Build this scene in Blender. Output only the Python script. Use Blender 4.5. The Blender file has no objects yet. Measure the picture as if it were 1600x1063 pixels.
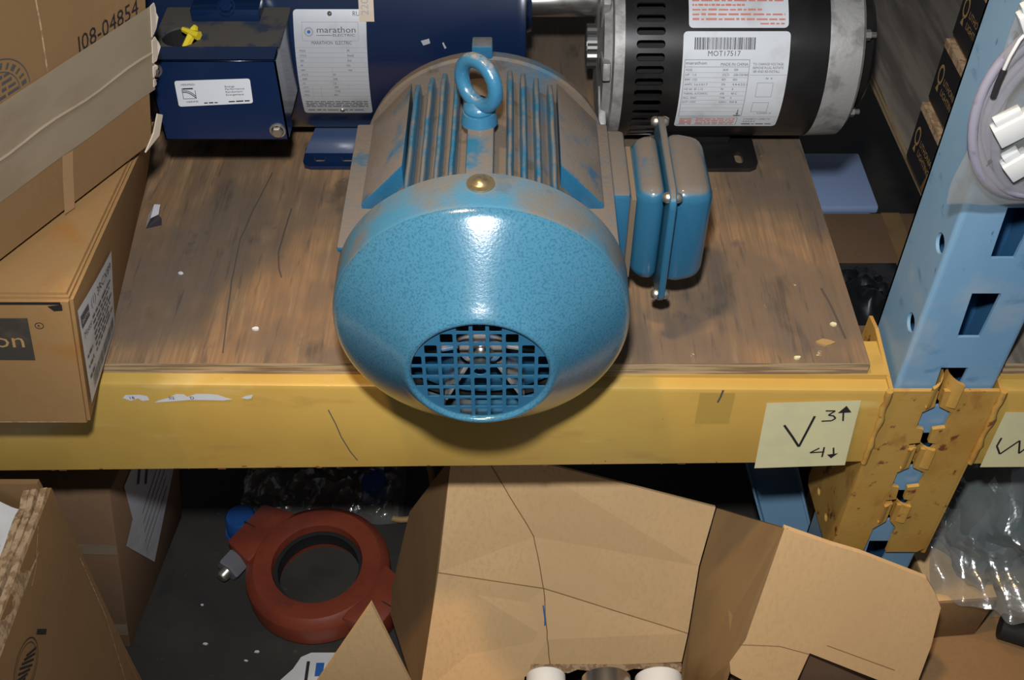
import bpy, bmesh, math, random
from mathutils import Vector, Matrix, noise
from mathutils.geometry import delaunay_2d_cdt
random.seed(7)
scene = bpy.context.scene
COL = scene.collection
sin, cos, PI = math.sin, math.cos, math.pi

# ------------------------------------------------------------------ camera, light, exposure
cd = bpy.data.cameras.new('camera'); cam = bpy.data.objects.new('camera', cd); COL.objects.link(cam)
cam.location = (0, -.576, 1.245); cam.rotation_euler = (math.radians(44.3), 0, 0)
cd.sensor_fit = 'HORIZONTAL'; cd.sensor_width = 36; cd.lens = 38.25; cd.clip_start = .01
scene.camera = cam
w = bpy.data.worlds.new('world'); scene.world = w; w.use_nodes = True
w.node_tree.nodes['Background'].inputs[0].default_value = (.80, .88, 1, 1)
w.node_tree.nodes['Background'].inputs[1].default_value = .10
def area(name, loc, target, sx, sy, energy, col):
    l = bpy.data.lights.new(name, 'AREA'); l.shape = 'RECTANGLE'; l.size = sx; l.size_y = sy; l.energy = energy; l.color = col
    o = bpy.data.objects.new(name, l); COL.objects.link(o); o.location = loc
    o.rotation_euler = (Vector(target) - Vector(loc)).to_track_quat('-Z', 'Y').to_euler()
    return o
def flash(name, loc, target, energy, col):
    l = bpy.data.lights.new(name, 'SPOT'); l.spot_size = math.radians(92); l.spot_blend = 1; l.shadow_soft_size = .018; l.energy = energy; l.color = col
    o = bpy.data.objects.new(name, l); COL.objects.link(o); o.location = loc
    o.rotation_euler = (Vector(target) - Vector(loc)).to_track_quat('-Z', 'Y').to_euler()
flash('camera_flash', (-.012, -.512, 1.335), (.03, .03, .60), 31, (.97, .98, 1))   # pop-up flash above the lens
area('aisle_lamp', (-.46, -.30, 2.8), (0, .1, .6), .16, .10, 21, (1, .66, .32))               # warm overhead lamp over the aisle
vs = scene.view_settings; vs.view_transform = 'Standard'; vs.look = 'None'; vs.gamma = 1; vs.exposure = .30; vs.use_curve_mapping = False

# ------------------------------------------------------------------ materials
MATS = {}
def ramp(nt, src, lo, hi):
    r = nt.nodes.new('ShaderNodeMapRange'); r.inputs['From Min'].default_value = lo; r.inputs['From Max'].default_value = hi
    r.interpolation_type = 'SMOOTHSTEP'; nt.links.new(src, r.inputs['Value']); return r.outputs[0]
def tex(nt, kind, scale, stretch=(1, 1, 1), off=0, detail=4, rough=.55):
    tc = nt.nodes.new('ShaderNodeTexCoord'); mp = nt.nodes.new('ShaderNodeMapping')
    mp.inputs['Scale'].default_value = stretch; mp.inputs['Location'].default_value = (off*1.3, off*.7, off)
    nt.links.new(tc.outputs['Object'], mp.inputs[0])
    if kind == 'v':
        t = nt.nodes.new('ShaderNodeTexVoronoi'); t.inputs['Scale'].default_value = scale; nt.links.new(mp.outputs[0], t.inputs['Vector']); return t.outputs['Distance']
    t = nt.nodes.new('ShaderNodeTexNoise'); t.inputs['Scale'].default_value = scale; t.inputs['Detail'].default_value = detail
    t.inputs['Roughness'].default_value = rough; nt.links.new(mp.outputs[0], t.inputs['Vector']); return t.outputs['Fac']
def mat(name, col, rough=.6, metal=0, layers=(), dust=None, bump=None, spec=.5, coat=0, alpha=None, trans=0):
    """layers: (colour, scale, lo, hi, stretch, seed[, strength]); dust: (colour, nz_lo, nz_hi, noise scale, amount); bump: (scale, strength, kind)"""
    if name in MATS: return MATS[name]
    m = bpy.data.materials.new(name); m.use_nodes = True; nt = m.node_tree; b = nt.nodes['Principled BSDF']
    c = nt.nodes.new('ShaderNodeRGB'); c.outputs[0].default_value = (*col, 1); cur = c.outputs[0]
    r = nt.nodes.new('ShaderNodeValue'); r.outputs[0].default_value = rough; rcur = r.outputs[0]
    def mix(fac, colour):
        nonlocal cur
        x = nt.nodes.new('ShaderNodeMix'); x.data_type = 'RGBA'; nt.links.new(fac, x.inputs['Factor']); nt.links.new(cur, x.inputs['A'])
        x.inputs['B'].default_value = (*colour, 1); cur = x.outputs['Result']
    for k, ly in enumerate(layers):
        colour, scale, lo, hi, st, seed = ly[:6]
        f = ramp(nt, tex(nt, 'n', scale, st, seed), lo, hi)
        if len(ly) > 6:
            mm = nt.nodes.new('ShaderNodeMath'); mm.operation = 'MULTIPLY'; mm.inputs[1].default_value = ly[6]; nt.links.new(f, mm.inputs[0]); f = mm.outputs[0]
        mix(f, colour)
    if dust:
        g = nt.nodes.new('ShaderNodeNewGeometry'); sp = nt.nodes.new('ShaderNodeSeparateXYZ'); nt.links.new(g.outputs['Normal'], sp.inputs[0])
        up = ramp(nt, sp.outputs['Z'], dust[1], dust[2])
        n = ramp(nt, tex(nt, 'n', dust[3], (1, 1, 1), 3, 6, .65), .5 - .35*dust[4], .5 - .35*dust[4] + .22)
        mm = nt.nodes.new('ShaderNodeMath'); mm.operation = 'MULTIPLY'; nt.links.new(up, mm.inputs[0]); nt.links.new(n, mm.inputs[1])
        fine = ramp(nt, tex(nt, 'n', 420, (1, 1, 1), 9, 3), .2, .75)
        m2 = nt.nodes.new('ShaderNodeMath'); m2.operation = 'MULTIPLY_ADD'; m2.inputs[1].default_value = .25; m2.inputs[2].default_value = .70; nt.links.new(fine, m2.inputs[0])
        m3 = nt.nodes.new('ShaderNodeMath'); m3.operation = 'MULTIPLY'; nt.links.new(mm.outputs[0], m3.inputs[0]); nt.links.new(m2.outputs[0], m3.inputs[1])
        mix(m3.outputs[0], dust[0])
        x = nt.nodes.new('ShaderNodeMix'); nt.links.new(m3.outputs[0], x.inputs['Factor']); nt.links.new(rcur, x.inputs['A']); x.inputs['B'].default_value = .95; rcur = x.outputs['Result']
    nt.links.new(cur, b.inputs['Base Color']); nt.links.new(rcur, b.inputs['Roughness'])
    b.inputs['Metallic'].default_value = metal; b.inputs['Specular IOR Level'].default_value = spec; b.inputs['Coat Weight'].default_value = coat
    b.inputs['Coat Roughness'].default_value = .14
    if trans: b.inputs['Transmission Weight'].default_value = trans
    if alpha is not None: b.inputs['Alpha'].default_value = alpha
    if bump:
        bp = nt.nodes.new('ShaderNodeBump'); bp.inputs['Strength'].default_value = bump[1]; bp.inputs['Distance'].default_value = .001
        nt.links.new(tex(nt, bump[2] if len(bump) > 2 else 'n', bump[0], bump[3] if len(bump) > 3 else (1, 1, 1), 1.7, 3), bp.inputs['Height'])
        nt.links.new(bp.outputs[0], b.inputs['Normal']); nt.links.new(bp.outputs[0], b.inputs['Coat Normal'])
    MATS[name] = m; return m
ONE = (1, 1, 1)
DUST = (.140, .104, .068)
M_floor = mat('dark_floor', (.030, .026, .022), .8, layers=[((.046, .040, .032), 6, .4, .7, ONE, 1), ((.022, .021, .021), 14, .5, .7, ONE, 4), ((.07, .065, .06), 90, .68, .74, ONE, 6)], bump=(120, .3))
M_ply = mat('plywood', (.335, .198, .098), .75, layers=[((.215, .128, .066), 5, .35, .65, (9, .7, 1), 2), ((.45, .31, .175), 30, .55, .75, (5, .35, 1), 5, .5),
        ((.110, .090, .074), 7, .44, .62, (1, .8, 1), 8.3, .8), ((.055, .045, .038), 18, .56, .70, (1.6, .8, 1), 27, .65), ((.06, .052, .048), 40, .58, .72, (5, .5, 1), 11, .55), ((.04, .05, .065), 16, .66, .72, (1.5, 1, 1), 14, .45), ((.17, .115, .07), 110, .45, .62, (4, .12, 1), 31, .55),
        ((.55, .44, .25), 60, .72, .75, ONE, 21, .8)], bump=(60, .25, 'n', (6, .5, 1)), spec=.3)
M_plyedge = mat('plywood_edge', (.40, .29, .16), .8, layers=[((.20, .13, .07), 120, .45, .6, (.1, .1, 3), 2)], bump=(150, .3, 'n', (.1, .1, 3)))
M_plyold = mat('grey_plywood', (.20, .17, .135), .8, layers=[((.10, .085, .07), 6, .4, .65, (7, .6, 1), 3), ((.27, .23, .18), 20, .55, .75, (4, .4, 1), 5, .5)], spec=.3)
RUST = (.14, .035, .018)
M_yel = mat('yellow_paint', (.50, .325, .075), .42, layers=[((.44, .27, .06), 7, .35, .7, ONE, 2), ((.36, .225, .055), 24, .56, .72, (.6, 1, 1.6), 5, .55), ((.60, .47, .20), 14, .60, .72, (.7, 1, 2), 9, .4), (RUST, 70, .71, .75, ONE, 4, .7)], bump=(300, .06), coat=.1)
M_yelrust = mat('rusty_yellow_paint', (.46, .275, .065), .5, layers=[((.42, .22, .045), 20, .4, .7, ONE, 2), ((.28, .13, .035), 50, .55, .72, (1, 1, .5), 6, .7), (RUST, 75, .60, .68, (1, 1, .8), 4, .9)], bump=(200, .15))
M_blu = mat('light_blue_paint', (.165, .315, .475), .42, layers=[((.20, .355, .50), 9, .35, .7, ONE, 2), ((.075, .20, .36), 26, .60, .70, (1, 1, 1.8), 5, .75), ((.31, .38, .43), 14, .56, .70, ONE, 7, .6), (RUST, 55, .70, .73, (1.3, 1, .6), 3.2, .9), ((.03, .05, .08), 80, .70, .74, (1, 1, .5), 12, .6)], bump=(250, .06), coat=.15)
M_bluin = mat('shaded_blue_inside', (.03, .12, .26), .5)  # the post's blue darkened to stand in for shade inside the column
TEAL = (.014, .095, .180)
M_cowl = mat('hammered_teal_paint', (.044, .152, .232), .20, layers=[((.014, .082, .142), 700, .48, .62, ONE, 2, .6), (DUST, 30, .60, .80, ONE, 5, .35)], bump=(600, .10), coat=.5)
M_cowlrim = mat('dusty_hammered_teal_paint', (.045, .17, .27), .5, layers=[((.150, .125, .092), 22, .34, .60, ONE, 4, .85), ((.04, .11, .17), 60, .55, .7, ONE, 7, .5)], bump=(500, .25))
M_grille = mat('smooth_teal_paint', (.022, .105, .19), .35, bump=(500, .1), coat=.2)
M_teal = mat('dusty_teal_paint', TEAL, .34, dust=(DUST, .15, .6, 30, .66), bump=(350, .3), coat=.25)
M_fins = mat('dusty_teal_fins', (.022, .115, .20), .28, dust=(DUST, .0, .9, 40, .40), bump=(300, .25), coat=.25)
M_gap = mat('grimy_teal_casting', (.025, .10, .17), .7, layers=[((.120, .088, .058), 20, .2, .5, ONE, 4, .95), ((.05, .04, .03), 60, .55, .72, ONE, 8, .7)], bump=(300, .3))
M_tbox = mat('dusty_teal_box', (.022, .112, .200), .30, dust=(DUST, .5, .85, 30, .75), bump=(330, .12), coat=.4)
M_eye = mat('clean_teal_paint', (.028, .135, .235), .28, dust=((.3, .22, .15), .55, .9, 70, .12), bump=(300, .25), coat=.4)
M_fan = mat('dusty_fan', (.20, .185, .165), .7, layers=[((.06, .13, .22), 60, .5, .6, ONE, 3)])
M_navy = mat('navy_enamel', (.004, .013, .045), .26, layers=[((.007, .019, .055), 8, .4, .7, ONE, 2)], dust=((.085, .075, .06), .80, .98, 40, .25), coat=.4)
M_navyclean = mat('navy_sheet', (.005, .018, .062), .22, coat=.5)
M_dustnavy = mat('navy_grime', (.075, .066, .055), .85, layers=[((.02, .03, .06), 40, .5, .65, ONE, 2)])
M_black = mat('black_enamel', (.012, .011, .011), .32, layers=[((.022, .020, .019), 20, .4, .7, ONE, 1)], coat=.2)
M_dark = mat('dark_interior', (.008, .008, .008), .8)
M_alu = mat('cast_aluminium', (.40, .39, .37), .55, .35, layers=[((.26, .25, .24), 60, .45, .65, ONE, 3)], bump=(250, .25))
M_steel = mat('steel', (.55, .53, .50), .28, .95, layers=[((.35, .30, .24), 50, .55, .75, ONE, 3)])
M_zinc = mat('zinc_screw', (.58, .55, .48), .32, .9)
M_brass = mat('brassy_screw', (.50, .40, .22), .35, .85, layers=[(DUST, 90, .5, .7, ONE, 1)])
def card(name, col, dark=.72, lay=()):
    d = tuple(c*dark for c in col)
    return mat(name, col, .78, layers=[(d, 6, .35, .75, ONE, 2, .6), (tuple(c*.9 for c in col), 260, .45, .65, (1, 1, .35), 4, .8)] + list(lay), bump=(180, .12), spec=.25)
M_card = card('kraft_cardboard', (.275, .158, .068))
M_cardB = card('worn_cardboard', (.36, .205, .080), lay=[((.34, .14, .025), 14, .60, .72, ONE, 5, .6), ((.50, .33, .17), 20, .64, .74, (1, 1, .4), 9, .5)])
M_cardL = card('light_cardboard', (.66, .435, .215), .85)
M_cardD = card('brown_cardboard', (.26, .155, .088))
M_cardE = mat('torn_cardboard_edge', (.50, .34, .19), .9, layers=[((.30, .18, .09), 160, .45, .6, (1, 1, 1), 3)], bump=(300, .6))
M_tape = mat('paper_tape', (.300, .235, .155), .55, layers=[((.25, .19, .12), 14, .4, .7, (1, 1, 2), 3)], bump=(60, .12))
M_tapeE = mat('torn_paper', (.62, .52, .40), .8)
M_ktape = mat('brown_packing_tape', (.300, .185, .080), .42, layers=[((.25, .15, .065), 30, .4, .7, (1, 1, .3), 3)], coat=.1)
M_white = mat('white_label', (.66, .68, .70), .45, layers=[((.55, .55, .55), 30, .5, .75, ONE, 3)])
M_silver = mat('silver_plate', (.50, .51, .53), .42, .25, layers=[((.42, .42, .43), 25, .5, .7, ONE, 3)])
M_beige = mat('beige_sticker', (.50, .40, .30), .5)
M_note = mat('yellow_sticky_paper', (.66, .62, .36), .7, layers=[((.60, .57, .34), 25, .4, .7, ONE, 3)])
M_ink = mat('black_ink', (.018, .016, .018), .6)
M_grey = mat('grey_print', (.075, .075, .08), .6)
M_greyL = mat('light_grey_print', (.30, .30, .31), .6)
M_red = mat('red_print', (.62, .22, .17), .6)
M_blueink = mat('blue_print', (.02, .12, .40), .5)
M_tan = mat('tan_print', (.42, .26, .10), .7)
M_coup = mat('red_oxide_paint', (.240, .046, .020), .45, layers=[((.17, .033, .018), 14, .4, .7, ONE, 3), ((.10, .035, .03), 50, .6, .75, ONE, 6, .5)], bump=(160, .2))
M_rubber = mat('black_rubber', (.012, .012, .012), .7)
M_wplastic = mat('white_plastic', (.68, .68, .66), .35)
M_cable = mat('grey_lilac_cable', (.27, .255, .315), .45, layers=[((.20, .19, .25), 80, .55, .7, ONE, 3)])
M_bluecap = mat('blue_plastic', (.015, .075, .27), .4)
M_ywire = mat('yellow_plastic', (.70, .55, .03), .4)
M_strap = mat('tan_strap', (.36, .23, .09), .6)
M_green = mat('dark_green_fabric', (.030, .075, .066), .6, layers=[((.065, .075, .072), 18, .45, .65, ONE, 4)])
M_bin = mat('blue_grey_bin', (.34, .46, .74), .5)
M_saddle = mat('lit_navy_sheet', (.020, .042, .105), .28, coat=.5)  # lighter copy of the navy sheet, sheen on the saddle put into its colour
M_scrap = mat('white_scrap', (.66, .66, .68), .6)
def plastic(name, tint, gloss, milk):
    m = bpy.data.materials.new(name); m.use_nodes = True; nt = m.node_tree; nt.nodes.clear()
    o = nt.nodes.new('ShaderNodeOutputMaterial'); t = nt.nodes.new('ShaderNodeBsdfTransparent'); t.inputs[0].default_value = (*tint, 1)
    g = nt.nodes.new('ShaderNodeBsdfGlossy'); g.inputs['Roughness'].default_value = .16
    d = nt.nodes.new('ShaderNodeBsdfDiffuse'); d.inputs[0].default_value = (.6, .6, .58, 1)
    bp = nt.nodes.new('ShaderNodeBump'); bp.inputs['Strength'].default_value = .5; bp.inputs['Distance'].default_value = .004
    nt.links.new(tex(nt, 'n', 45, (1, 1, 1), 2, 3), bp.inputs['Height']); nt.links.new(bp.outputs[0], g.inputs['Normal'])
    a = nt.nodes.new('ShaderNodeMixShader'); a.inputs[0].default_value = milk; nt.links.new(t.outputs[0], a.inputs[1]); nt.links.new(d.outputs[0], a.inputs[2])
    b = nt.nodes.new('ShaderNodeMixShader'); b.inputs[0].default_value = gloss; nt.links.new(a.outputs[0], b.inputs[1]); nt.links.new(g.outputs[0], b.inputs[2])
    nt.links.new(b.outputs[0], o.inputs[0]); return m
M_bag = plastic('clear_plastic_bag', (.94, .94, .93), .13, .20)
M_bag2 = plastic('crumpled_clear_plastic', (.90, .92, .91), .14, .16)

# ------------------------------------------------------------------ mesh helpers (all coordinates in metres, world space)
def link(name, me, m, parent=None, smooth=None):
    if smooth is not None:
        me.polygons.foreach_set('use_smooth', [True]*len(me.polygons)); me.set_sharp_from_angle(angle=math.radians(smooth))
    o = bpy.data.objects.new(name, me); COL.objects.link(o)
    if m: me.materials.append(m)
    if parent:
        o.parent = parent
        if parent.type == 'EMPTY': o.matrix_parent_inverse = Matrix.Translation(-Vector(parent.location))
    return o
def thing(name, label, cat, loc, group=None):
    o = bpy.data.objects.new(name, None); COL.objects.link(o); o.location = loc; o.empty_display_size = .02
    return tag(o, label, cat, group)
def tag(o, label, cat, group=None):
    o['label'] = label; o['category'] = cat
    if group: o['group'] = group
    return o
def struct(o, label=None):
    o['kind'] = 'structure'
    if label: o['label'] = label
    return o
class MB:
    def __init__(s): s.v = []; s.f = []
    def add(s, vs, fs, M=None):
        n = len(s.v); s.v += [tuple(M @ Vector(p)) if M else tuple(p) for p in vs]; s.f += [tuple(i+n for i in f) for f in fs]; return s
    def box(s, x0, x1, y0, y1, z0, z1, M=None):
        return s.hexa([(x0,y0,z0),(x1,y0,z0),(x1,y1,z0),(x0,y1,z0),(x0,y0,z1),(x1,y0,z1),(x1,y1,z1),(x0,y1,z1)], M)
    def hexa(s, c, M=None):
        return s.add(c, [(3,2,1,0),(4,5,6,7),(0,1,5,4),(1,2,6,5),(2,3,7,6),(3,0,4,7)], M)
    def lathe(s, prof, M, n=48, closed=False, a0=0, a1=2*PI):
        """prof: (axial, radius); axis = local Z of M"""
        full = abs(a1-a0-2*PI) < 1e-6; k = n if full else n+1
        vs = []
        for (a, r) in prof:
            for i in range(k):
                t = a0+(a1-a0)*i/n; vs.append((r*cos(t), r*sin(t), a))
        fs = []; m = len(prof)
        for j in range(m if closed else m-1):
            for i in range(n):
                i2 = (i+1) % k; j2 = (j+1) % m
                fs.append((j*k+i, j*k+i2, j2*k+i2, j2*k+i))
        return s.add(vs, fs, M)
    def tube(s, pts, r, n=10, caps=True, closed=False):
        pts = [Vector(p) for p in pts]; N = len(pts); vs = []; up = None
        for i, p in enumerate(pts):
            a = pts[(i-1) % N] if (closed or i) else p; b = pts[(i+1) % N] if (closed or i < N-1) else p
            t = (b-a).normalized()
            if up is None: up = t.orthogonal().normalized()
            up = (up - t*up.dot(t)).normalized(); q = t.cross(up)
            rr = r[i] if isinstance(r, (list, tuple)) else r
            for k in range(n): vs.append(p + rr*(cos(2*PI*k/n)*up + sin(2*PI*k/n)*q))
        fs = []
        for i in range(N if closed else N-1):
            for k in range(n):
                i2 = (i+1) % N; fs.append((i*n+k, i*n+(k+1) % n, i2*n+(k+1) % n, i2*n+k))
        if caps and not closed: fs += [tuple(reversed(range(n))), tuple(range((N-1)*n, N*n))]
        return s.add(vs, fs)
    def prism(s, poly, h0, h1, M=None):
        n = len(poly); vs = [(x, y, h0) for x, y in poly] + [(x, y, h1) for x, y in poly]
        fs = [tuple(reversed(range(n))), tuple(range(n, 2*n))] + [(i, (i+1) % n, n+(i+1) % n, n+i) for i in range(n)]
        return s.add(vs, fs, M)
    def slab(s, pts, th):
        """flat polygon of 3-D points with thickness th on the side away from its normal"""
        pts = [Vector(p) for p in pts]; nrm = Vector((0,0,0))
        for i in range(len(pts)):
            a, b = pts[i], pts[(i+1) % len(pts)]; nrm += a.cross(b)
        nrm.normalize(); n = len(pts)
        return s.add(pts + [p-nrm*th for p in pts], [tuple(range(n)), tuple(reversed(range(n, 2*n)))] + [(i+n, (i+1) % n+n, (i+1) % n, i) for i in range(n)])
    def plate(s, outer, holes, h0, h1, M=None, fn=None, steiner=()):
        """flat sheet with holes, between heights h0 and h1; fn maps (x, y, h) to 3-D"""
        P = []; E = []
        for loop in [outer]+list(holes):
            b = len(P); P += [Vector(p) for p in loop]; E += [(b+i, b+(i+1) % len(loop)) for i in range(len(loop))]
        P += [Vector(p) for p in steiner]
        rv, re, rf, *_ = delaunay_2d_cdt(P, E, [], 0, 1e-7)
        def inside(p, loop):
            c = False; j = len(loop)-1
            for i in range(len(loop)):
                a, b = loop[i], loop[j]
                if (a[1] > p[1]) != (b[1] > p[1]) and p[0] < (b[0]-a[0])*(p[1]-a[1])/(b[1]-a[1])+a[0]: c = not c
                j = i
            return c
        keep = []
        for f in rf:
            c = sum((rv[i] for i in f), Vector((0, 0)))/len(f)
            if inside(c, outer) and not any(inside(c, h) for h in holes): keep.append(list(f))
        for k, f in enumerate(keep):
            a, b, c = rv[f[0]], rv[f[1]], rv[f[2]]
            if (b-a).cross(c-a) < 0: keep[k] = list(reversed(f))
        n = len(rv); cnt = {}
        for f in keep:
            for i in range(len(f)): cnt[(f[i], f[(i+1) % len(f)])] = 1
        vs = [(p.x, p.y, h1) for p in rv]+[(p.x, p.y, h0) for p in rv]
        fs = [tuple(f) for f in keep]+[tuple(i+n for i in reversed(f)) for f in keep]
        fs += [(b, a, a+n, b+n) for (a, b) in cnt if (b, a) not in cnt]
        if fn: vs = [fn(*p) for p in vs]
        return s.add(vs, fs, M)
    def mesh(s, name, weld=False):
        me = bpy.data.meshes.new(name); me.from_pydata(s.v, [], s.f)
        bm = bmesh.new(); bm.from_mesh(me)
        if weld: bmesh.ops.remove_doubles(bm, verts=bm.verts, dist=1e-6)
        loose = [v for v in bm.verts if not v.link_faces]
        if loose: bmesh.ops.delete(bm, geom=loose, context='VERTS')
        bmesh.ops.recalc_face_normals(bm, faces=bm.faces); bm.to_mesh(me); bm.free(); me.update(); return me
    def build(s, name, m, parent=None, smooth=None, bevel=0, seg=2):
        me = s.mesh(name)
        if bevel:
            bm = bmesh.new(); bm.from_mesh(me)
            es = [e for e in bm.edges if len(e.link_faces) == 2 and e.calc_face_angle(0) > .5]
            bmesh.ops.bevel(bm, geom=es, offset=bevel, segments=seg, affect='EDGES', profile=.5, clamp_overlap=True); bm.to_mesh(me); bm.free()
            if smooth is None: smooth = 40
        return link(name, me, m, parent, smooth)
def frame(o, x, y, z=None):
    """matrix with origin o and axes x, y, z"""
    x = Vector(x).normalized(); y = Vector(y); z = x.cross(y).normalized() if z is None else Vector(z).normalized(); y = z.cross(x)
    return Matrix(((x[0], y[0], z[0], o[0]), (x[1], y[1], z[1], o[1]), (x[2], y[2], z[2], o[2]), (0, 0, 0, 1)))
def T(x, y, z): return Matrix.Translation((x, y, z))
AX = lambda o: frame(o, (0, 1, 0), (0, 0, 1))                 # local Z along +X
AY = lambda o: frame(o, (1, 0, 0), (0, 0, -1), (0, 1, 0))     # local Z along +Y
def rrect(x0, x1, y0, y1, r, n=4):
    P = []
    for cx, cy, a in ((x1-r, y1-r, 0), (x0+r, y1-r, PI/2), (x0+r, y0+r, PI), (x1-r, y0+r, 3*PI/2)):
        P += [(cx+r*cos(a+PI/2*i/n), cy+r*sin(a+PI/2*i/n)) for i in range(n+1)]
    return P
def circ(cx, cy, r, n=20, ry=None): return [(cx+r*cos(2*PI*i/n), cy+(ry or r)*sin(2*PI*i/n)) for i in range(n)]
# text: glyph outlines as mesh, mapped through a function or matrix
_tc = {}
def glyphs(txt):
    if txt not in _tc:
        c = bpy.data.curves.new('t', 'FONT'); c.body = txt; c.size = 1; c.resolution_u = 2
        o = bpy.data.objects.new('t', c); me = bpy.data.meshes.new_from_object(o)
        v = [(p.co.x, p.co.y) for p in me.vertices]; f = [tuple(q.vertices) for q in me.polygons]
        bpy.data.objects.remove(o); bpy.data.meshes.remove(me); bpy.data.curves.remove(c)
        _tc[txt] = (v, f, max((p[0] for p in v), default=0))
    return _tc[txt]
class Print:
    """flat print gathered in 2-D (x right, y up) and laid on a surface by fn(x, y)"""
    def __init__(s): s.v = []; s.f = []
    def text(s, txt, x, y, size, w=None, align='l', sx=1):
        v, f, wd = glyphs(txt); k = size*1.38; kx = k*sx
        if w: kx = w/wd
        ox = x - (wd*kx/2 if align == 'c' else wd*kx if align == 'r' else 0); n = len(s.v)
        s.v += [(ox+p[0]*kx, y+p[1]*k) for p in v]; s.f += [tuple(i+n for i in q) for q in f]; return s
    def rect(s, x0, x1, y0, y1):
        n = len(s.v); k = max(1, int(abs(y1-y0)/.004)); m = max(1, int(abs(x1-x0)/.02))
        s.v += [(x0+(x1-x0)*i/m, y0+(y1-y0)*j/k) for j in range(k+1) for i in range(m+1)]
        s.f += [(n+j*(m+1)+i, n+j*(m+1)+i+1, n+(j+1)*(m+1)+i+1, n+(j+1)*(m+1)+i) for j in range(k) for i in range(m)]; return s
    def line(s, a, b, w):
        a = Vector(a); b = Vector(b); d = (b-a).normalized(); q = Vector((-d.y, d.x))*w/2; n = len(s.v)
        s.v += [tuple(p) for p in (a-q, b-q, b+q, a+q)]; s.f.append((n, n+1, n+2, n+3)); return s
    def box(s, x0, x1, y0, y1, w):
        return s.rect(x0, x1, y0, y0+w).rect(x0, x1, y1-w, y1).rect(x0, x0+w, y0, y1).rect(x1-w, x1, y0, y1)
    def poly(s, pts): n = len(s.v); s.v += list(pts); s.f.append(tuple(range(n, n+len(pts)))); return s
    def ring(s, cx, cy, r0, r1, n=28, ey=1, a0=0, a1=2*PI):
        b = len(s.v)
        for i in range(n+1):
            a = a0+(a1-a0)*i/n; s.v += [(cx+r0*cos(a), cy+r0*ey*sin(a)), (cx+r1*cos(a), cy+r1*ey*sin(a))]
        s.f += [(b+2*i, b+2*i+1, b+2*i+3, b+2*i+2) for i in range(n)]; return s
    def stroke(s, pts, w):
        for a, b in zip(pts[:-1], pts[1:]): s.line(a, b, w)
        return s
    def fine(s, x0, x1, y, h, words=5, seed=0):
        r = random.Random(seed); x = x0
        while x < x1:
            L = r.uniform(.4, 1.6)*(x1-x0)/words/1.3; s.rect(x, min(x1, x+L), y, y+h*r.uniform(.7, 1)); x += L+(x1-x0)/words*.18
        return s
    def build(s, name, m, parent, fn):
        b = MB(); b.v = [tuple(fn(*p)) for p in s.v]; b.f = s.f
        me = bpy.data.meshes.new(name); me.from_pydata(b.v, [], b.f); me.update(); return link(name, me, m, parent)
def on(M, h=.0004): return lambda x, y: M @ Vector((x, y, h))
def bil(A, B, Cc, Dd, h=.0005):
    """surface of a quad A(0,0) B(1,0) C(1,1) D(0,1) in metres along its edges"""
    A, B, Cc, Dd = map(Vector, (A, B, Cc, Dd)); W = (B-A).length; H = (Dd-A).length; n = (B-A).cross(Dd-A).normalized()
    def f(x, y):
        u, v = x/W, y/H; return A*(1-u)*(1-v)+B*u*(1-v)+Cc*u*v+Dd*(1-u)*v+n*h
    return f
def crumple(o, amp, scale, seed=0, cuts=0):
    me = o.data
    if cuts:
        bm = bmesh.new(); bm.from_mesh(me); bmesh.ops.subdivide_edges(bm, edges=bm.edges, cuts=cuts, use_grid_fill=True); bm.to_mesh(me); bm.free()
    for v in me.vertices:
        v.co += amp*(noise.noise_vector(v.co*scale+Vector((seed, seed*2.1, 0))))
    me.update()
D = .615      # top of the plywood deck

# ------------------------------------------------------------------ the setting
b = MB(); b.box(-2.2, 2.2, -1.6, 2.2, -.05, 0)
struct(b.build('floor', M_floor), 'dark grimy floor under the rack')

b = MB(); b.box(-1.3, 1.3, .0, 1.1, 1.40, 1.42)
struct(b.build('upper_deck', M_plyold), 'underside of the next plywood deck above')  # unseen shelf deck above, added so it shades the back of this level

# blue upright frame of the rack
XC = .346
fr = thing('rack_upright', 'light blue slotted steel rack upright between the two yellow beams', 'rack post', (XC, .04, 0))
slots = []
for k in range(-6, 8):
    z = .675+.080*k
    slots.append([(-.010, z+.0235), (-.0075, z-.0225), (.0095, z-.0225), (.0115, z+.0235)])
b = MB(); b.plate([(-.036, 0), (.036, 0), (.036, 1.39), (-.036, 1.39)], slots, .005, .0075, frame((XC+.001, 0, 0), (1, 0, 0), (0, 0, 1)) @ Matrix.Scale(-1, 4, (0, 0, 1)))
b.v = [(x, abs(y), z) for x, y, z in b.v]
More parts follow.
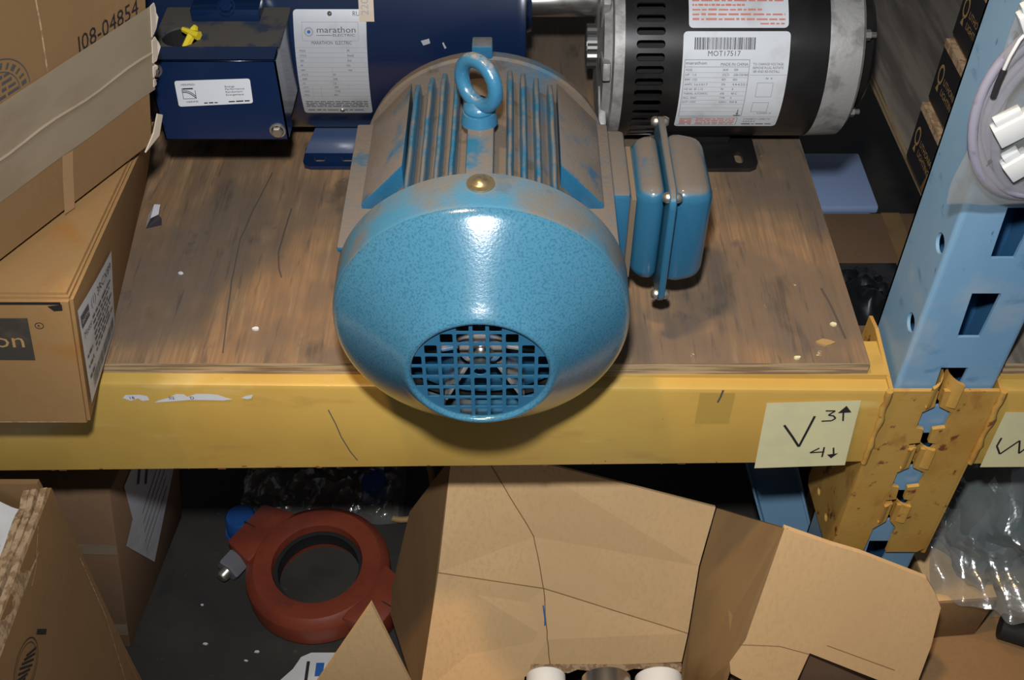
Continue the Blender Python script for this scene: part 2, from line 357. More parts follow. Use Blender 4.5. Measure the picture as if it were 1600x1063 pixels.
# rounded corners and sides with round bolt holes
for s in (-1, 1):
    for i in range(4):
        a0, a1 = PI/2*i/4, PI/2*(i+1)/4
        c = lambda a, r: (XC+.001+s*(.036+r*sin(a)), .009-r*cos(a))
        p = [c(a0, .004), c(a1, .004), c(a1, .0015), c(a0, .0015)]
        b.add([(x, y, 0) for x, y in p]+[(x, y, 1.39) for x, y in p], [(0,1,5,4),(2,3,7,6)])
    holes = [circ(.0185, .655+.080*k, .0080, 16) for k in range(-6, 8)]
    q = MB(); q.plate([(.009, 0), (.072, 0), (.072, 1.39), (.009, 1.39)], holes, 0, .0025)
    for v in q.v: pass
    b.add([(XC+.001+s*(.040-h), y, z) for y, z, h in q.v], q.f)
    b.box(XC+.001+s*.022 - .018, XC+.001+s*.022+.018, .0695, .072, 0, 1.39)
b.build('column', M_blu, fr, smooth=35)
b = MB(); b.box(XC-.034, XC+.036, .0655, .0688, 0, 1.39); b.box(XC-.0345, XC-.0335, .032, .065, 0, 1.39); b.box(XC+.0345, XC+.0355, .010, .065, 0, 1.39); b.build('column_shade_lining', M_bluin, fr)  # inner back and added lining, coloured dark so slots and holes look shaded
b = MB(); b.box(XC-.055, XC+.055, -.005, .09, 0, .006); b.build('base_plate', M_blu, fr, bevel=.001)
P0, P1 = Vector((.384, .118, .0)), Vector((.268, .205, .345)); d = (P1-P0).normalized(); Mb = frame(P0, d, d.cross(Vector((0, -1, -.2)).normalized())); L = (P1-P0).length
t = thing('steel_bar', 'light blue steel channel leaning behind the foot of the upright', 'bar', (.384, .118, 0))
b = MB(); b.box(.012, L, -.027, .027, -.0015, .0015, Mb); b.build('web', M_blu, t)
for s in (-1, 1):
    b = MB(); b.box(.012, L, *sorted((s*.027, s*.0245)), -.018, .0015, Mb); b.build('side_flange', M_blu, t)

def beam(name, label, x0, x1, zt0, zt1, zb0, zb1, side):
    """step beam with an end connector that covers one half of the upright's face"""
    t = thing(name, label, 'rack beam', ((x0+x1)/2, .02, (zb0+zb1)/2))
    b = MB(); N = 24; prof = lambda zt, zb: [(.0035, zb), (0, zb+.0035), (0, zt-.004), (.0012, zt-.0012), (.004, zt), (.0125, zt), (.0125, .602), (.05, .602), (.05, zb)]
    rings = []
    xm = min(max(-.46, min(x0, x1)), max(x0, x1))
    xs = [x0+(x1-x0)*i/N for i in range(N+1)]
    for x in xs:
        u = (max(x, -.46)-xm)/(max(x0, x1)-xm)
        rings.append([(x, y, z) for y, z in prof(zt0+(zt1-zt0)*u, zb0+(zb1-zb0)*u)])
    k = len(rings[0])
    b.add([p for r in rings for p in r], [(i*k+j, i*k+(j+1) % k, (i+1)*k+(j+1) % k, (i+1)*k+j) for i in range(N) for j in range(k)] + [tuple(range(k)), tuple(range(N*k, N*k+k))])
    b.build('beam_tube', M_yel, t, smooth=30)
    # front half plate with keyhole seam
    if side < 0:
        seam = [(.3395, .5965)]
        for z0 in (.578, .498):
            seam += [(.3415, z0), (.3335, z0-.007), (.3336, z0-.027), (.3405, z0-.029), (.342, z0-.046), (.3335, z0-.048), (.3345, z0-.054), (.341, z0-.053)]
        seam += [(.3415, .418), (.3325, .4065), (.332, .368)]
        out = [(.3035, .368+.006), (.3035, .5965)]+seam+[(.309, .368)]
    else:
        seam = [(.3445, .5965)]
        for z0 in (.578, .498):
            seam += [(.3455, z0), (.3575, z0-.0075), (.3578, z0-.027), (.348, z0-.029), (.349, z0-.046), (.3568, z0-.048), (.354, z0-.056), (.3455, z0-.055)]
        seam += [(.3455, .418), (.3535, .4076), (.3537, .368)]
        out = [(.3885, .374), (.3885, .5965)]+seam+[(.383, .368)]
    b = MB(); b.plate(out, [], 0, .0035); b.v = [(x, h-.0005, z) for x, z, h in b.v]
    c = b.build('connector_plate', M_yelrust, t)
    xf = .3035 if side < 0 else .3885
    q = MB(); q.plate([(0, .366), (.008, .360), (.09, .352), (.095, .36), (.078, .604), (.06, .607), (0, .598)], [circ(.030, .381, .0045, 12), circ(.062, .379, .0045, 12)], 0, .003)
    b = MB(); b.add([(xf+side*(h), y, z) for y, z, h in q.v], q.f); b.build('connector_flange', M_yelrust, t)
    # weld bead along the beam end
    b = MB(); rr = random.Random(3)
    b.tube([(xf+side*.003+rr.uniform(-.0008, .0008), -.0015+rr.uniform(-.0006, .0006), .598-.0066*i) for i in range(15)], [.0026+rr.uniform(-.0007, .0007) for _ in range(15)], 7)
    b.build('weld_bead', M_yelrust, t, smooth=60)
    # hooks bent through the slots of the upright
    for z1, z0 in ((.612, .579), (.524, .499), (.444, .419)):
        b = MB(); m = 6; vs = []
        for j, z in enumerate((z1, z0)):
            for i in range(m+1):
                a = PI/2*i/m
                x = (.3335+.0085*sin(a)) if side < 0 else (.357-.0115*sin(a))
                y = -.0004+.013*(1-cos(a)); zz = z + (-(.010 if side < 0 else .006)*(1-i/m) if j == 0 and z1 > .6 else 0)
                vs += [(x, y, zz), (x, y-.003 if i < m else y, zz)]
        r = 2*(m+1)
        b.add(vs, [(2*i, 2*i+2, r+2*i+2, r+2*i) for i in range(m)]+[(2*i+1, r+2*i+1, r+2*i+3, 2*i+3) for i in range(m)]+[(2*i+1, 2*i+3, 2*i+2, 2*i) for i in range(m)]+[(r+2*i, r+2*i+2, r+2*i+3, r+2*i+1) for i in range(m)])
        b.build('hook', M_yelrust, t, smooth=50)
    return t
bl = beam('rack_beam', 'long yellow steel rack beam running in front of the plywood deck', -1.25, .3005, .6065, .5965, .4895, .5025, -1)
br = beam('rack_beam', 'short stretch of yellow rack beam right of the blue upright', 1.25, .3915, .5965, .5965, .4995, .4995, 1)
# marks on the long beam
on_beam = lambda x, z: Vector((x, -.0004, z))
P = Print()
for pts in ([(-.312,.5885),(-.309,.592),(-.298,.5925),(-.292,.591),(-.291,.586),(-.297,.585),(-.300,.588),(-.306,.585)],
            [(-.288,.583),(-.284,.5855),(-.276,.5885),(-.268,.5935),(-.262,.593),(-.260,.590),(-.252,.5935),(-.243,.5935),(-.235,.5925),(-.229,.589),(-.224,.587),(-.232,.5855),(-.245,.586),(-.258,.5862),(-.270,.5848)],
            [(-.217,.5885),(-.213,.591),(-.207,.5925),(-.209,.588),(-.213,.587)]): P.poly(pts)
P.build('label_remnant', M_scrap, bl, on_beam)
P = Print().text('02', -.275, .5875, .0035).text('D', -.258, .5875, .0035).text('18', -.307, .5875, .0035); P.build('remnant_print', M_ink, bl, lambda x, z: Vector((x, -.0008, z)))
P = Print().stroke([(-.149,.574),(-.145,.556),(-.1425,.540),(-.137,.520),(-.132,.508)], .0009).stroke([(.168,.598),(.167,.590),(.1655,.583)], .0016); P.build('scratch', M_grey, bl, on_beam)
P = Print()
rr = random.Random(5)
for i in range(26):
    x = rr.uniform(-.4, .28); z = .491+.0125*(x+.44)/.72+abs(rr.gauss(0, .002))+.001; P.rect(x, x+rr.uniform(.001, .007), z, z+rr.uniform(.0006, .0016))
P.build('paint_chip', mat('chipped_paint_rust', (.16, .06, .03), .8), bl, on_beam)
P = Print().rect(.150, .178, .5575, .5945); P.build('sticker_ghost', mat('faded_yellow_paint', (.455, .292, .062), .5), bl, lambda x, z: Vector((x, -.0003, z)))

# plywood decks
def deck(name, label, x0, x1, y0, y1, z1, th, m, x0b=None):
    b = MB(); xb = x0 if x0b is None else x0b
    c = [(x0, y0), (x1, y0), (x1, y1), (xb, y1)]
    b.hexa([(x, y, z1-th) for x, y in c]+[(x, y, z1) for x, y in c]); me = b.mesh(name); o = link(name, me, m); me.materials.append(M_plyedge)
    for p in me.polygons:
        if abs(p.normal.z) < .5: p.material_index = 1
    return tag(o, label, 'shelf deck')
deck('plywood_deck', 'stained brown plywood deck carrying the three motors', -1.25, .284, .0130, 1.05, D, .013, M_ply)
deck('plywood_deck', 'grey plywood deck under the black-fronted cartons at right', .392, 1.25, .0130, 1.05, D, .013, M_plyold, .372)

# ------------------------------------------------------------------ sticky notes
def inv_bil(q, A, B, Cc, Dd):
    u = v = .5
    for _ in range(30):
        p = [A[i]*(1-u)*(1-v)+B[i]*u*(1-v)+Cc[i]*u*v+Dd[i]*(1-u)*v for i in (0, 1)]
        e = (q[0]-p[0], q[1]-p[1]); W = (B[0]-A[0], B[1]-A[1]); H = (Dd[0]-A[0], Dd[1]-A[1])
        det = W[0]*H[1]-W[1]*H[0]; u += .8*(e[0]*H[1]-e[1]*H[0])/det; v += .8*(W[0]*e[1]-W[1]*e[0])/det
    return u, v
def note(label, c, y, marks):
    """c: four corners (x, z): bottom left, bottom right, top right, top left"""
    b = MB(); N = 6; vs = []
    for j in range(N+1):
        for i in range(N+1):
            u, v = i/N, j/N
            x = c[0][0]*(1-u)*(1-v)+c[1][0]*u*(1-v)+c[2][0]*u*v+c[3][0]*(1-u)*v; z = c[0][1]*(1-u)*(1-v)+c[1][1]*u*(1-v)+c[2][1]*u*v+c[3][1]*(1-u)*v
            vs.append((x, y-.0012*(1-v)**2, z))
    k = (N+1)**2
    b.add(vs+[(x, q+.0003, z) for x, q, z in vs], [(j*(N+1)+i, j*(N+1)+i+1, (j+1)*(N+1)+i+1, (j+1)*(N+1)+i) for j in range(N) for i in range(N)]+[(k+j*(N+1)+i, k+(j+1)*(N+1)+i, k+(j+1)*(N+1)+i+1, k+j*(N+1)+i+1) for j in range(N) for i in range(N)])
    t = thing('sticky_note', label, 'note', (c[0][0], y, c[0][1]))
    b.build('paper', M_note, t)
    P = Print(); marks(P)
    def fn(u, v):
        x = c[0][0]*(1-u)*(1-v)+c[1][0]*u*(1-v)+c[2][0]*u*v+c[3][0]*(1-u)*v; z = c[0][1]*(1-u)*(1-v)+c[1][1]*u*(1-v)+c[2][1]*u*v+c[3][1]*(1-u)*v
        return Vector((x, y-.0012*(1-v)**2-.0004, z))
    P.build('handwriting', M_ink, t, fn); return t
def marks1(P):
    A, B, Cc, Dd = (150,1000), (905,970), (1040,450), (255,470); q = lambda *pts: [inv_bil(p, A, B, Cc, Dd) for p in pts]
    P.stroke(q((400,640),(470,735),(522,815),(590,690),(655,568)), .027)
    P.stroke(q((745,527),(825,527),(768,560),(812,566),(828,585),(795,604),(712,608)), .019)
    P.stroke(q((890,606),(893,535)), .019); P.poly(q((845,545),(918,487),(960,538)))
    P.stroke(q((695,826),(615,865),(735,857)), .019); P.stroke(q((735,818),(715,900)), .019)
    P.stroke(q((812,822),(812,880)), .019); P.poly(q((757,880),(850,868),(790,910)))
note('pale yellow sticky note with V and arrows by 3 and 4', [(.208,.5000),(.2846,.5044),(.280,.5867),(.205,.5836)], -.0016, marks1)
def marks2(P):
    P.stroke([(.085,.55),(.075,.40),(.15,.25),(.30,.50)], .022); P.stroke([(.30,.50),(.36,.26),(.50,.55)], .022)
    P.stroke([(.62,.84),(.74,.84),(.65,.74),(.74,.68),(.60,.66)], .014)
note('pale yellow sticky note at the right edge marked W', [(.4012,.5015),(.477,.5025),(.4755,.572),(.4005,.5722)], -.0016, lambda P: P.stroke([(.085,.55),(.075,.40),(.15,.25),(.30,.50)], .022).stroke([(.30,.50),(.36,.26),(.50,.55)], .022))

# ------------------------------------------------------------------ teal motor in front
MX, MZ = -.0205, D+.114
tm = thing('electric_motor', 'dusty teal electric motor with round fan cowl and lifting eye', 'motor', (MX, .05, D))
A0 = AY((MX, 0, MZ))
b = MB()
prof = [(-.024, .0990), (-.024, .1005), (-.027, .1005), (-.053, .1000), (-.0565, .0994), (-.0595, .0978), (-.0625, .0950), (-.067, .0900), (-.075, .0805), (-.085, .0685), (-.094, .0580), (-.099, .0525), (-.1025, .0492), (-.104, .0472), (-.1038, .0455), (-.1022, .0445), (-.1005, .0443), (-.0985, .0455), (-.092, .0575), (-.075, .0780), (-.062, .092), (-.05, .0975)]
b.lathe(prof, A0, 96, closed=True)
fc_ = b.build('fan_cowl', M_cowl, tm, smooth=60); fc_.data.materials.append(M_cowlrim)
for p_ in fc_.data.polygons:
    if p_.center.y > -.0575: p_.material_index = 1
holes = []; p = .0104; rows = [1, 2, 3, 4, 4, 4, 3, 2, 1]
for r, k in enumerate(rows):
    for c in range(-k, k+1):
        cx, cy = c*.0103, (4-r)*.0101
        if r == 4 and c == 0: holes.append(circ(cx, cy, .0041, 16, .0034)); continue
        holes.append(rrect(cx-.0040, cx+.0040, cy-.0041, cy+.0041, .001, 2))
b = MB(); b.plate(circ(0, 0, .0450, 64), holes, 0, .0009, frame((MX, -.1000, MZ), (1, 0, 0), (0, 0, 1)))
b.build('grille', M_grille, tm)
fan = MB(); F0 = AY((MX, -.078, MZ))
fan.lathe([(-.004, .0), (-.004, .014), (.012, .017), (.03, .02)], F0, 24)
bk = MB(); bk.lathe([(.026, .012), (.026, .074), (.0275, .074)], F0, 40); bk.build('fan_backplate', M_grille, tm, smooth=40)
fh = fan.build('fan_hub', M_fan, tm, smooth=40)
b = MB()
for k in range(7):
    R = F0 @ Matrix.Rotation(2*PI*k/7+.2, 4, 'Z')
    b.box(.016, .062, -.0014, .0014, .002, .030, R)
b.build('fan_blade', M_fan, fh, bevel=.0006, seg=1)
b = MB(); b.lathe([(-.016, 0), (-.016, .0055), (-.004, .0055)], F0, 16); b.lathe([(-.0065, .0062), (-.0065, .0085), (-.004, .0085)], F0, 16); b.build('shaft_end', M_steel, fh, smooth=40)
b = MB(); b.lathe([(-.045, .02), (-.045, .090), (-.026, .094)], A0, 48); b.build('end_shield', M_dark, tm, smooth=40)
b = MB()
Rs = Matrix.Rotation(0, 4, 'Y'); S0 = frame((MX+.001, -.0345, MZ+.1004), (1, 0, 0), (0, 1, 0))
b.lathe([(0, .0090), (.0008, .0088), (.0010, .0062), (.0013, .0050), (.0026, .0042), (.0036, .0022), (.0039, 0)], S0, 24); b.build('cowl_screw', M_brass, tm, smooth=50)
# frame
b = MB(); b.lathe([(-.028, 0), (-.028, .072), (-.024, .078), (.125, .078), (.125, 0)], A0, 64); b.build('stator_frame', M_gap, tm, smooth=40)
b = MB(); b.lathe([(.1205, .06), (.1205, .0935), (.1225, .0952), (.131, .0940), (.137, .086), (.142, .06), (.150, .045), (.158, .03), (.158, 0)], A0, 72); b.build('drive_end_bell', M_gap, tm, smooth=40)
b = MB(); b.box(MX-.0085, MX+.0065, .121, .135, MZ+.085, MZ+.104); b.build('end_bell_lug', M_teal, tm, bevel=.0015)
b = MB(); b.lathe([(.15, .014), (.21, .014), (.212, .012), (.212, 0)], A0, 24); b.build('shaft', M_steel, tm, smooth=40)
for off in (-.0485, -.038, -.0285, -.0190, .0190, .0285, .038, .0485):
    zt = MZ+math.sqrt(.0935**2-off**2)-.001; z0 = MZ+math.sqrt(.078**2-off**2)-.006; x = MX+off
    b = MB(); rr = random.Random(int(off*1e4)); N = 7; vs = []
    for i in range(N+1):
        y = -.022+.1435*i/N; zz = zt-(.006 if i == N else 0)+rr.uniform(-.0004, .0004); j = rr.uniform(-.0003, .0003)
        vs += [(x-.0032, y, z0), (x-.0018+j, y, zz-.0012), (x-.0008+j, y, zz), (x+.0008+j, y, zz), (x+.0018+j, y, zz-.0012), (x+.0032, y, z0)]
    b.add(vs, [(6*i+k, 6*i+k+1, 6*i+k+7, 6*i+k+6) for i in range(N) for k in range(5)]+[(0,1,2,3,4,5), tuple(6*N+k for k in range(6))])
    b.build('cooling_fin', M_fins, tm, smooth=50)
for s in (-1, 1):
    # sloping shoulder with a recess behind the cowl
    q = [(.0535, .0745), (.0845, .0405), (.0845, .030), (.0535, .030)]
    b = MB(); c = [(MX+s*x, MZ+z) for x, z in q]
    b.add([(x, .020, z) for x, z in c]+[(x, .1215, z) for x, z in c], [(0,1,2,3), (4,5,6,7), (0,1,5,4), (1,2,6,5), (2,3,7,6), (3,0,4,7)]); b.build('shoulder_web', M_teal, tm, bevel=.0012)
    for k, z in enumerate((.034, .018, .002, -.014, -.030, -.046)):
        xo = (.0975, .0985, .099, .0985, .0975, .095)[k] - (.0045 if s > 0 else 0)
        b = MB(); b.box(*sorted((MX+s*.066, MX+s*xo)), -.021, .1225, MZ+z-.0025, MZ+z+.0025); b.build('cooling_fin', M_teal, tm, bevel=.0014)
    b = MB(); b.box(*sorted((MX+s*.052, MX+s*.090)), .0, .03, D, D+.014); b.box(*sorted((MX+s*.052, MX+s*.090)), .085, .115, D, D+.014)
    b.box(*sorted((MX+s*.052, MX+s*.075)), .0, .115, D, MZ-.045); b.build('foot', M_teal, tm, bevel=.003)
    for zz in (.016, .004):
        b = MB(); b.lathe([(-.028, 0), (-.028, .0036), (-.022, .0036)], AY((MX+s*.0955, .0, MZ+zz)), 10); b.build('bolt', M_teal, tm, smooth=40)
# lifting eye pad and eye bolt
b = MB(); b.box(MX-.0095, MX+.0085, -.022, .060, MZ+.07, MZ+.0935); b.build('lifting_pad', M_fins, tm, bevel=.0015)
E0 = (MX-.0015, .044, MZ+.0925)
b = MB(); b.lathe([(0, .0125), (.005, .0118), (.0085, .0110), (.009, .0095), (.0100, .0095), (.0105, .0108), (.0130, .0105), (.0150, .0085), (.0175, .005)], T(*E0), 28); eb = b.build('eye_bolt', M_eye, tm, smooth=50)
ang = math.radians(42); ux = Vector((cos(ang), -sin(ang), .0))
b = MB(); ctr = Vector(E0)+Vector((0, 0, .0300))
b.tube([ctr+.0152*(cos(2*PI*i/40)*ux+sin(2*PI*i/40)*Vector((0, .12, .99))) for i in range(40)], .0051, 12, closed=True); b.build('eye_ring', M_eye, eb, smooth=80)
# terminal box
tb = MB(); tb.box(.058, .0865, .046, .128, .668, .757); nk = tb.build('terminal_box_neck', M_tbox, tm, bevel=.004)
b = MB(); b.box(.0865, .091, .052, .118, .672, .748); b.build('gasket', mat('dusty_gasket', (.15, .11, .07), .9), tm)
def tapered(x0, x1, y0, y1, z0, z1, k):
    b = MB(); b.hexa([(x0,y0,z0),(x1,y0+k,z0+k),(x1,y1-k,z0+k),(x0,y1,z0),(x0,y0,z1),(x1,y0+k,z1-k),(x1,y1-k,z1-k),(x0,y1,z1)]); return b
tapered(.112, .0905, .046, .126, .668, .7595, .004).build('terminal_box_base', M_tbox, tm, bevel=.010, seg=4)
cv = tapered(.117, .1475, .0445, .127, .6665, .7605, .004).build('terminal_box_cover', M_tbox, tm, bevel=.011, seg=4)
b = MB(); b.plate(rrect(.031, .140, .660, .7665, .012, 4), [], 0, .0052); b.v = [(.112+h, y, z) for y, z, h in b.v]; b.build('cover_flange', M_tbox, tm, bevel=.001, seg=1)
for y, z in ((.134, .760), (.040, .7595), (.038, .667), (.133, .668)):
    for sx in (-1, 1):
        b = MB(); Mx = AX((.1146+sx*.0026, y, z)) @ (Matrix.Rotation(PI, 4, 'X') if sx < 0 else Matrix.Identity(4))
        b.lathe([(0, .0042), (.002, .0040), (.0042, .0026), (.0046, 0)], Mx, 16); b.build('cover_screw', M_zinc, cv, smooth=50)

# ------------------------------------------------------------------ navy motor at the back left
def cyl(yc, zc, R): return lambda x, th, h=0: Vector((x, yc-(R+h)*cos(th), zc+(R+h)*sin(th)))
BY, BZ, BR = .36, D+.125, .116
nm = thing('electric_motor', 'navy blue electric motor with square junction box and silver nameplate', 'motor', (-.16, BY, D))
AB = AX((0, BY, BZ))
b = MB(); b.lathe([(-.335, 0), (-.335, .105), (-.328, BR), (.004, BR), (.0065, BR+.001), (.0115, BR+.0005), (.0125, BR-.004), (.0125, .03), (.018, .028), (.018, 0)], AB, 96); b.build('housing', M_navy, nm, smooth=35)
b = MB(); b.lathe([(.018, .0150), (.078, .0150), (.0805, .0135), (.0805, 0)], AB, 32); b.build('shaft', M_steel, nm, smooth=40)
for th in (-8, 55, 130):
    c = cyl(BY, BZ, BR-.012)(.0125, math.radians(th)); b = MB(); b.lathe([(0, .006), (.004, .006), (.0055, .004), (.0055, 0)], AX(c), 6); b.build('bolt', M_zinc, nm)
# rolled steel base: saddle that sweeps down to a slotted foot flange
b = MB(); N = 12; vs = []; x0, x1 = -.200, -.055
path = [(BY-BR*cos(math.radians(-62))-.001, BZ+BR*sin(math.radians(-62)))]
pth = [(.300, .640), (.296, .634), (.290, .6285), (.284, .6235), (.277, .6205), (.2655, .6195)]
pth = [(.330, .668), (.318, .664), (.308, .656), (.301, .645), (.296, .634), (.292, .626), (.286, .6198)]
for y, z in pth: vs += [(x0+(z-.6195)*.55, y, z), (x1, y, z)]
b.add(vs, [(2*i, 2*i+1, 2*i+3, 2*i+2) for i in range(len(pth)-1)])
b.add([(x, y+.0004, z-.0035) for x, y, z in vs], [(2*i, 2*i+2, 2*i+3, 2*i+1) for i in range(len(pth)-1)])
b.build('foot_saddle', M_saddle, nm, smooth=60)
b = MB(); b.plate([(x0+.008, .2655), (x1, .2655), (x1, .2945), (x0, .2945), (x0, .2735), (x0+.002, .268)], [rrect(-.190, -.178, .2735, .2805, .0034), rrect(-.164, -.150, .2735, .2805, .0034)], D+.0005, D+.0045); b.build('foot_flange', M_navyclean, nm)
b = MB(); b.box(-.20, -.05, .38, .45, D, D+.022); b.box(-.20, -.05, .33, .40, D+.006, D+.020); b.build('foot', M_navyclean, nm)
# nameplate
Hn, Wn = .106, .061; th0 = math.radians(-27.5)
cn = cyl(BY, BZ, BR)
def fnp(h): return lambda x, y: cn(-.1845+x-(Hn-y)*0+(y/Hn-.5)*.004, th0+y/BR, h)
st = [(Wn*i/6, Hn*j/24) for i in range(1, 6) for j in range(1, 24)]
outer = []
for a, c in zip(rrect(0, Wn, 0, Hn, .003, 3), rrect(0, Wn, 0, Hn, .003, 3)[1:]+rrect(0, Wn, 0, Hn, .003, 3)[:1]):
    k = max(1, int((Vector(c)-Vector(a)).length/.004)); outer += [(a[0]+(c[0]-a[0])*i/k, a[1]+(c[1]-a[1])*i/k) for i in range(k)]
b = MB(); b.plate(outer, [], .0004, .0012, fn=lambda x, y, h: fnp(h)(x, y), steiner=st); np_ = b.build('nameplate', M_silver, nm, smooth=40)
Y_ = lambda f: Hn*(1-f); X_ = lambda f: Wn*f
P = Print().text('marathon', X_(.31), Y_(.178), .0052, w=X_(.54)).text('MARATHON  ELECTRIC', X_(.23), Y_(.272), .0030, w=X_(.56)).text('RU', X_(.81), Y_(.05), .004, w=.006)
P.text('ELECTRIC', X_(.53), Y_(.207), .0021, w=X_(.31)).rect(X_(.31), X_(.52), Y_(.201), Y_(.197))
for k, t in enumerate(('MODEL', 'STYLE', 'SER', 'HP', 'RPM', 'VOLTS', 'AMPS', 'HZ', 'DUTY', 'CODE', 'ENCL')): P.text(t, X_(.055), Y_(.332+.0425*k), .0020, w=.0011*len(t))
for k, (fx, t) in enumerate(((.72, 'FR'), (.72, 'PHASE'), (.72, 'INS'), (.70, 'DES'), (.72, 'MAX'), (.50, 'SF'), (.50, 'AMB'), (.50, 'HZ'), (.50, 'EFF'), (.50, 'TYPE'), (.48, 'BRG'))): P.text(t, X_(fx), Y_(.332+.0425*k), .0020, w=.0011*len(t))
for k in range(4): P.fine(X_(.05), X_(.95), Y_(.835+.022*k), .0011, 9, k)
P.fine(X_(.06), X_(.9), Y_(.955), .0014, 6, 9)
P.build('lettering', M_grey, np_, fnp(.0014))
P = Print().box(X_(.11), X_(.89), Y_(.245), Y_(.095), .0004)
for k in range(12): P.rect(0, Wn, Y_(.299+.0425*k), Y_(.299+.0425*k)+.0003)
P.rect(X_(.72), X_(.725), Y_(.44), Y_(.299)).rect(X_(.49), X_(.495), Y_(.64), Y_(.47)).rect(X_(.18), X_(.185), Y_(.77), Y_(.65)).rect(X_(.30), X_(.305), Y_(.77), Y_(.65)); P.build('ruling', M_greyL, np_, fnp(.0013))
P = Print().ring(X_(.205), Y_(.172), .0026, .0040); P.build('logo_ring', M_greyL, np_, fnp(.0014))
P = Print().ring(X_(.205), Y_(.172), 0, .0015); P.build('logo_dot', M_blueink, np_, fnp(.0014))
for fx, fy in ((.5, .033), (.56, .955)):
    c = fnp(.001)(X_(fx), Y_(fy)); nrm = Vector((0, c.y-BY, c.z-BZ)).normalized()
    b = MB(); b.lathe([(0, .0022), (.001, .0018), (.0016, 0)], frame(c, (1, 0, 0), nrm.cross(Vector((1, 0, 0))), nrm), 12); b.build('rivet', M_zinc, np_, smooth=50)
b = MB(); xs = [-.1275+.0125*i/3 for i in range(4)]; ts = [math.radians(20+4*i) for i in range(8)]
for x0_, x1_ in zip(xs[:-1], xs[1:]):
    for t0, t1 in zip(ts[:-1], ts[1:]): b.add([cn(x0_, t0, .0018), cn(x1_, t0, .0018), cn(x1_, t1, .0018), cn(x0_, t1, .0018)], [(0,1,2,3)])
sk = b.build('sticker', M_beige, nm, smooth=40)
P = Print().text('22002', 0, 0, .0065); P.build('sticker_print', M_greyL, sk, lambda x, y: cn(-.1195-y, math.radians(22.5)+x/BR, .0021))
P = Print().poly([(0, 0), (.006, .002), (.005, .006), (-.002, .004)]).poly([(.016, .002), (.018, -.003), (.0195, -.002), (.017, .003)]); P.build('paint_scrape', M_greyL, nm, lambda x, y: cn(-.075+x, math.radians(10)+y/BR, .0004))
# junction box
jx0, jx1, jy0, jz0, jz1 = -.287, -.1845, .172, .7155, .7905
b = MB(); b.box(jx0+.002, jx1-.002, jy0+.018, .27, jz0+.002, jz0+.004); b.box(jx0+.002, jx0+.004, jy0+.018, .262, jz0+.002, jz1-.002); b.box(jx1-.004, jx1-.002, jy0+.018, .262, jz0+.002, jz1-.002)
jb = b.build('junction_box', M_navy, nm)
hc = (-.2655, .2085)
b = MB(); b.plate([(jx0, jy0+.0205), (jx1, jy0+.0205), (jx1, .258), (jx0, .258)], [circ(hc[0], hc[1], .0155, 28)], jz1-.0025, jz1-.0005); b.build('box_top', M_dustnavy, jb)
b = MB(); b.lathe([(0, .0165), (-.05, .0165)], T(hc[0], hc[1], jz1-.003), 24); b.lathe([(-.05, .0), (-.05, .0165)], T(hc[0], hc[1], jz1-.003), 24); b.build('knockout', M_dark, jb)
b = MB(); b.box(jx0, jx1, jy0, jy0+.0022, jz0, jz1); b.box(jx0, jx1, jy0, jy0+.021, jz1-.002, jz1); b.box(jx0, jx1, jy0, jy0+.021, jz0, jz0+.002); b.box(jx0, jx0+.002, jy0, jy0+.021, jz0, jz1); b.box(jx1-.002, jx1, jy0, jy0+.021, jz0, jz1)
jc = b.build('box_cover', M_navyclean, nm, bevel=.0007, seg=1)
for x, z in ((jx0+.006, jz1-.008), (jx1-.008, jz0+.010)):
    b = MB(); m0 = frame((x, jy0, z), (1, 0, 0), (0, 0, 1)); b.lathe([(0, .0068), (.0012, .0066), (.0014, .005)], m0, 20); b.lathe([(.0012, .0048), (.0042, .0048), (.0050, .004), (.005, 0)], m0, 6); b.build('cover_bolt', M_zinc, jc)
fl = lambda h: bil((-.2686,jy0-h,.7484), (-.2080,jy0-h,.7518), (-.2068,jy0-h,.7750), (-.2672,jy0-h,.7728), 0)
P = Print(); P.poly(rrect(0, .0605, 0, .0240, .002, 3)); jl = P.build('efficiency_label', M_white, jc, fl(.0004))
P = Print().text('VERIFIED', .0045, .0195, .0017, w=.0115).text('VERIFIE', .0065, .0035, .0017, w=.0100).text('Energy', .0395, .0165, .0018, w=.008).text('Performance', .0395, .0140, .0018, w=.0155).text('Rendement', .0395, .0113, .0018, w=.0140).text('Energetique', .0395, .0086, .0018, w=.0145)
P.fine(.021, .032, .0020, .0012, 2, 3).fine(.041, .058, .0022, .0012, 3, 5)
P.rect(.0048, .0156, .0070, .0074).rect(.0048, .0052, .0070, .0172).rect(.0152, .0156, .0070, .0150).rect(.0055, .0140, .0160, .0172)
P.stroke([(.0052,.0135),(.0085,.0132),(.0115,.0115),(.0152,.0078)], .0007).stroke([(.0052,.0150),(.0095,.0145),(.0130,.0120),(.0152,.0095)], .0006); P.build('label_print', M_ink, jl, fl(.0007))
c = Vector((hc[0]+.008, hc[1]-.003, jz1+.001))
b = MB(); b.tube([c+Vector((-.004, -.006, -.006)), c+Vector((.003, .004, .004)), c+Vector((.004, .007, .0055))], [.0032, .0035, .002], 6); b.tube([c+Vector((-.006, .005, .004)), c+Vector((.008, -.002, .002))], [.0022, .0038], 6); b.tube([c+Vector((-.004, -.006, -.006)), c+Vector((-.005, .0, -.03))], .003, 6)
b.build('wire_nut', M_ywire, jb, smooth=40)
b = MB(); b.box(-.262, -.206, .232, .256, jz1-.001, jz1+.010); tb_ = b.build('box_clamp', M_navyclean, jb, bevel=.0015)
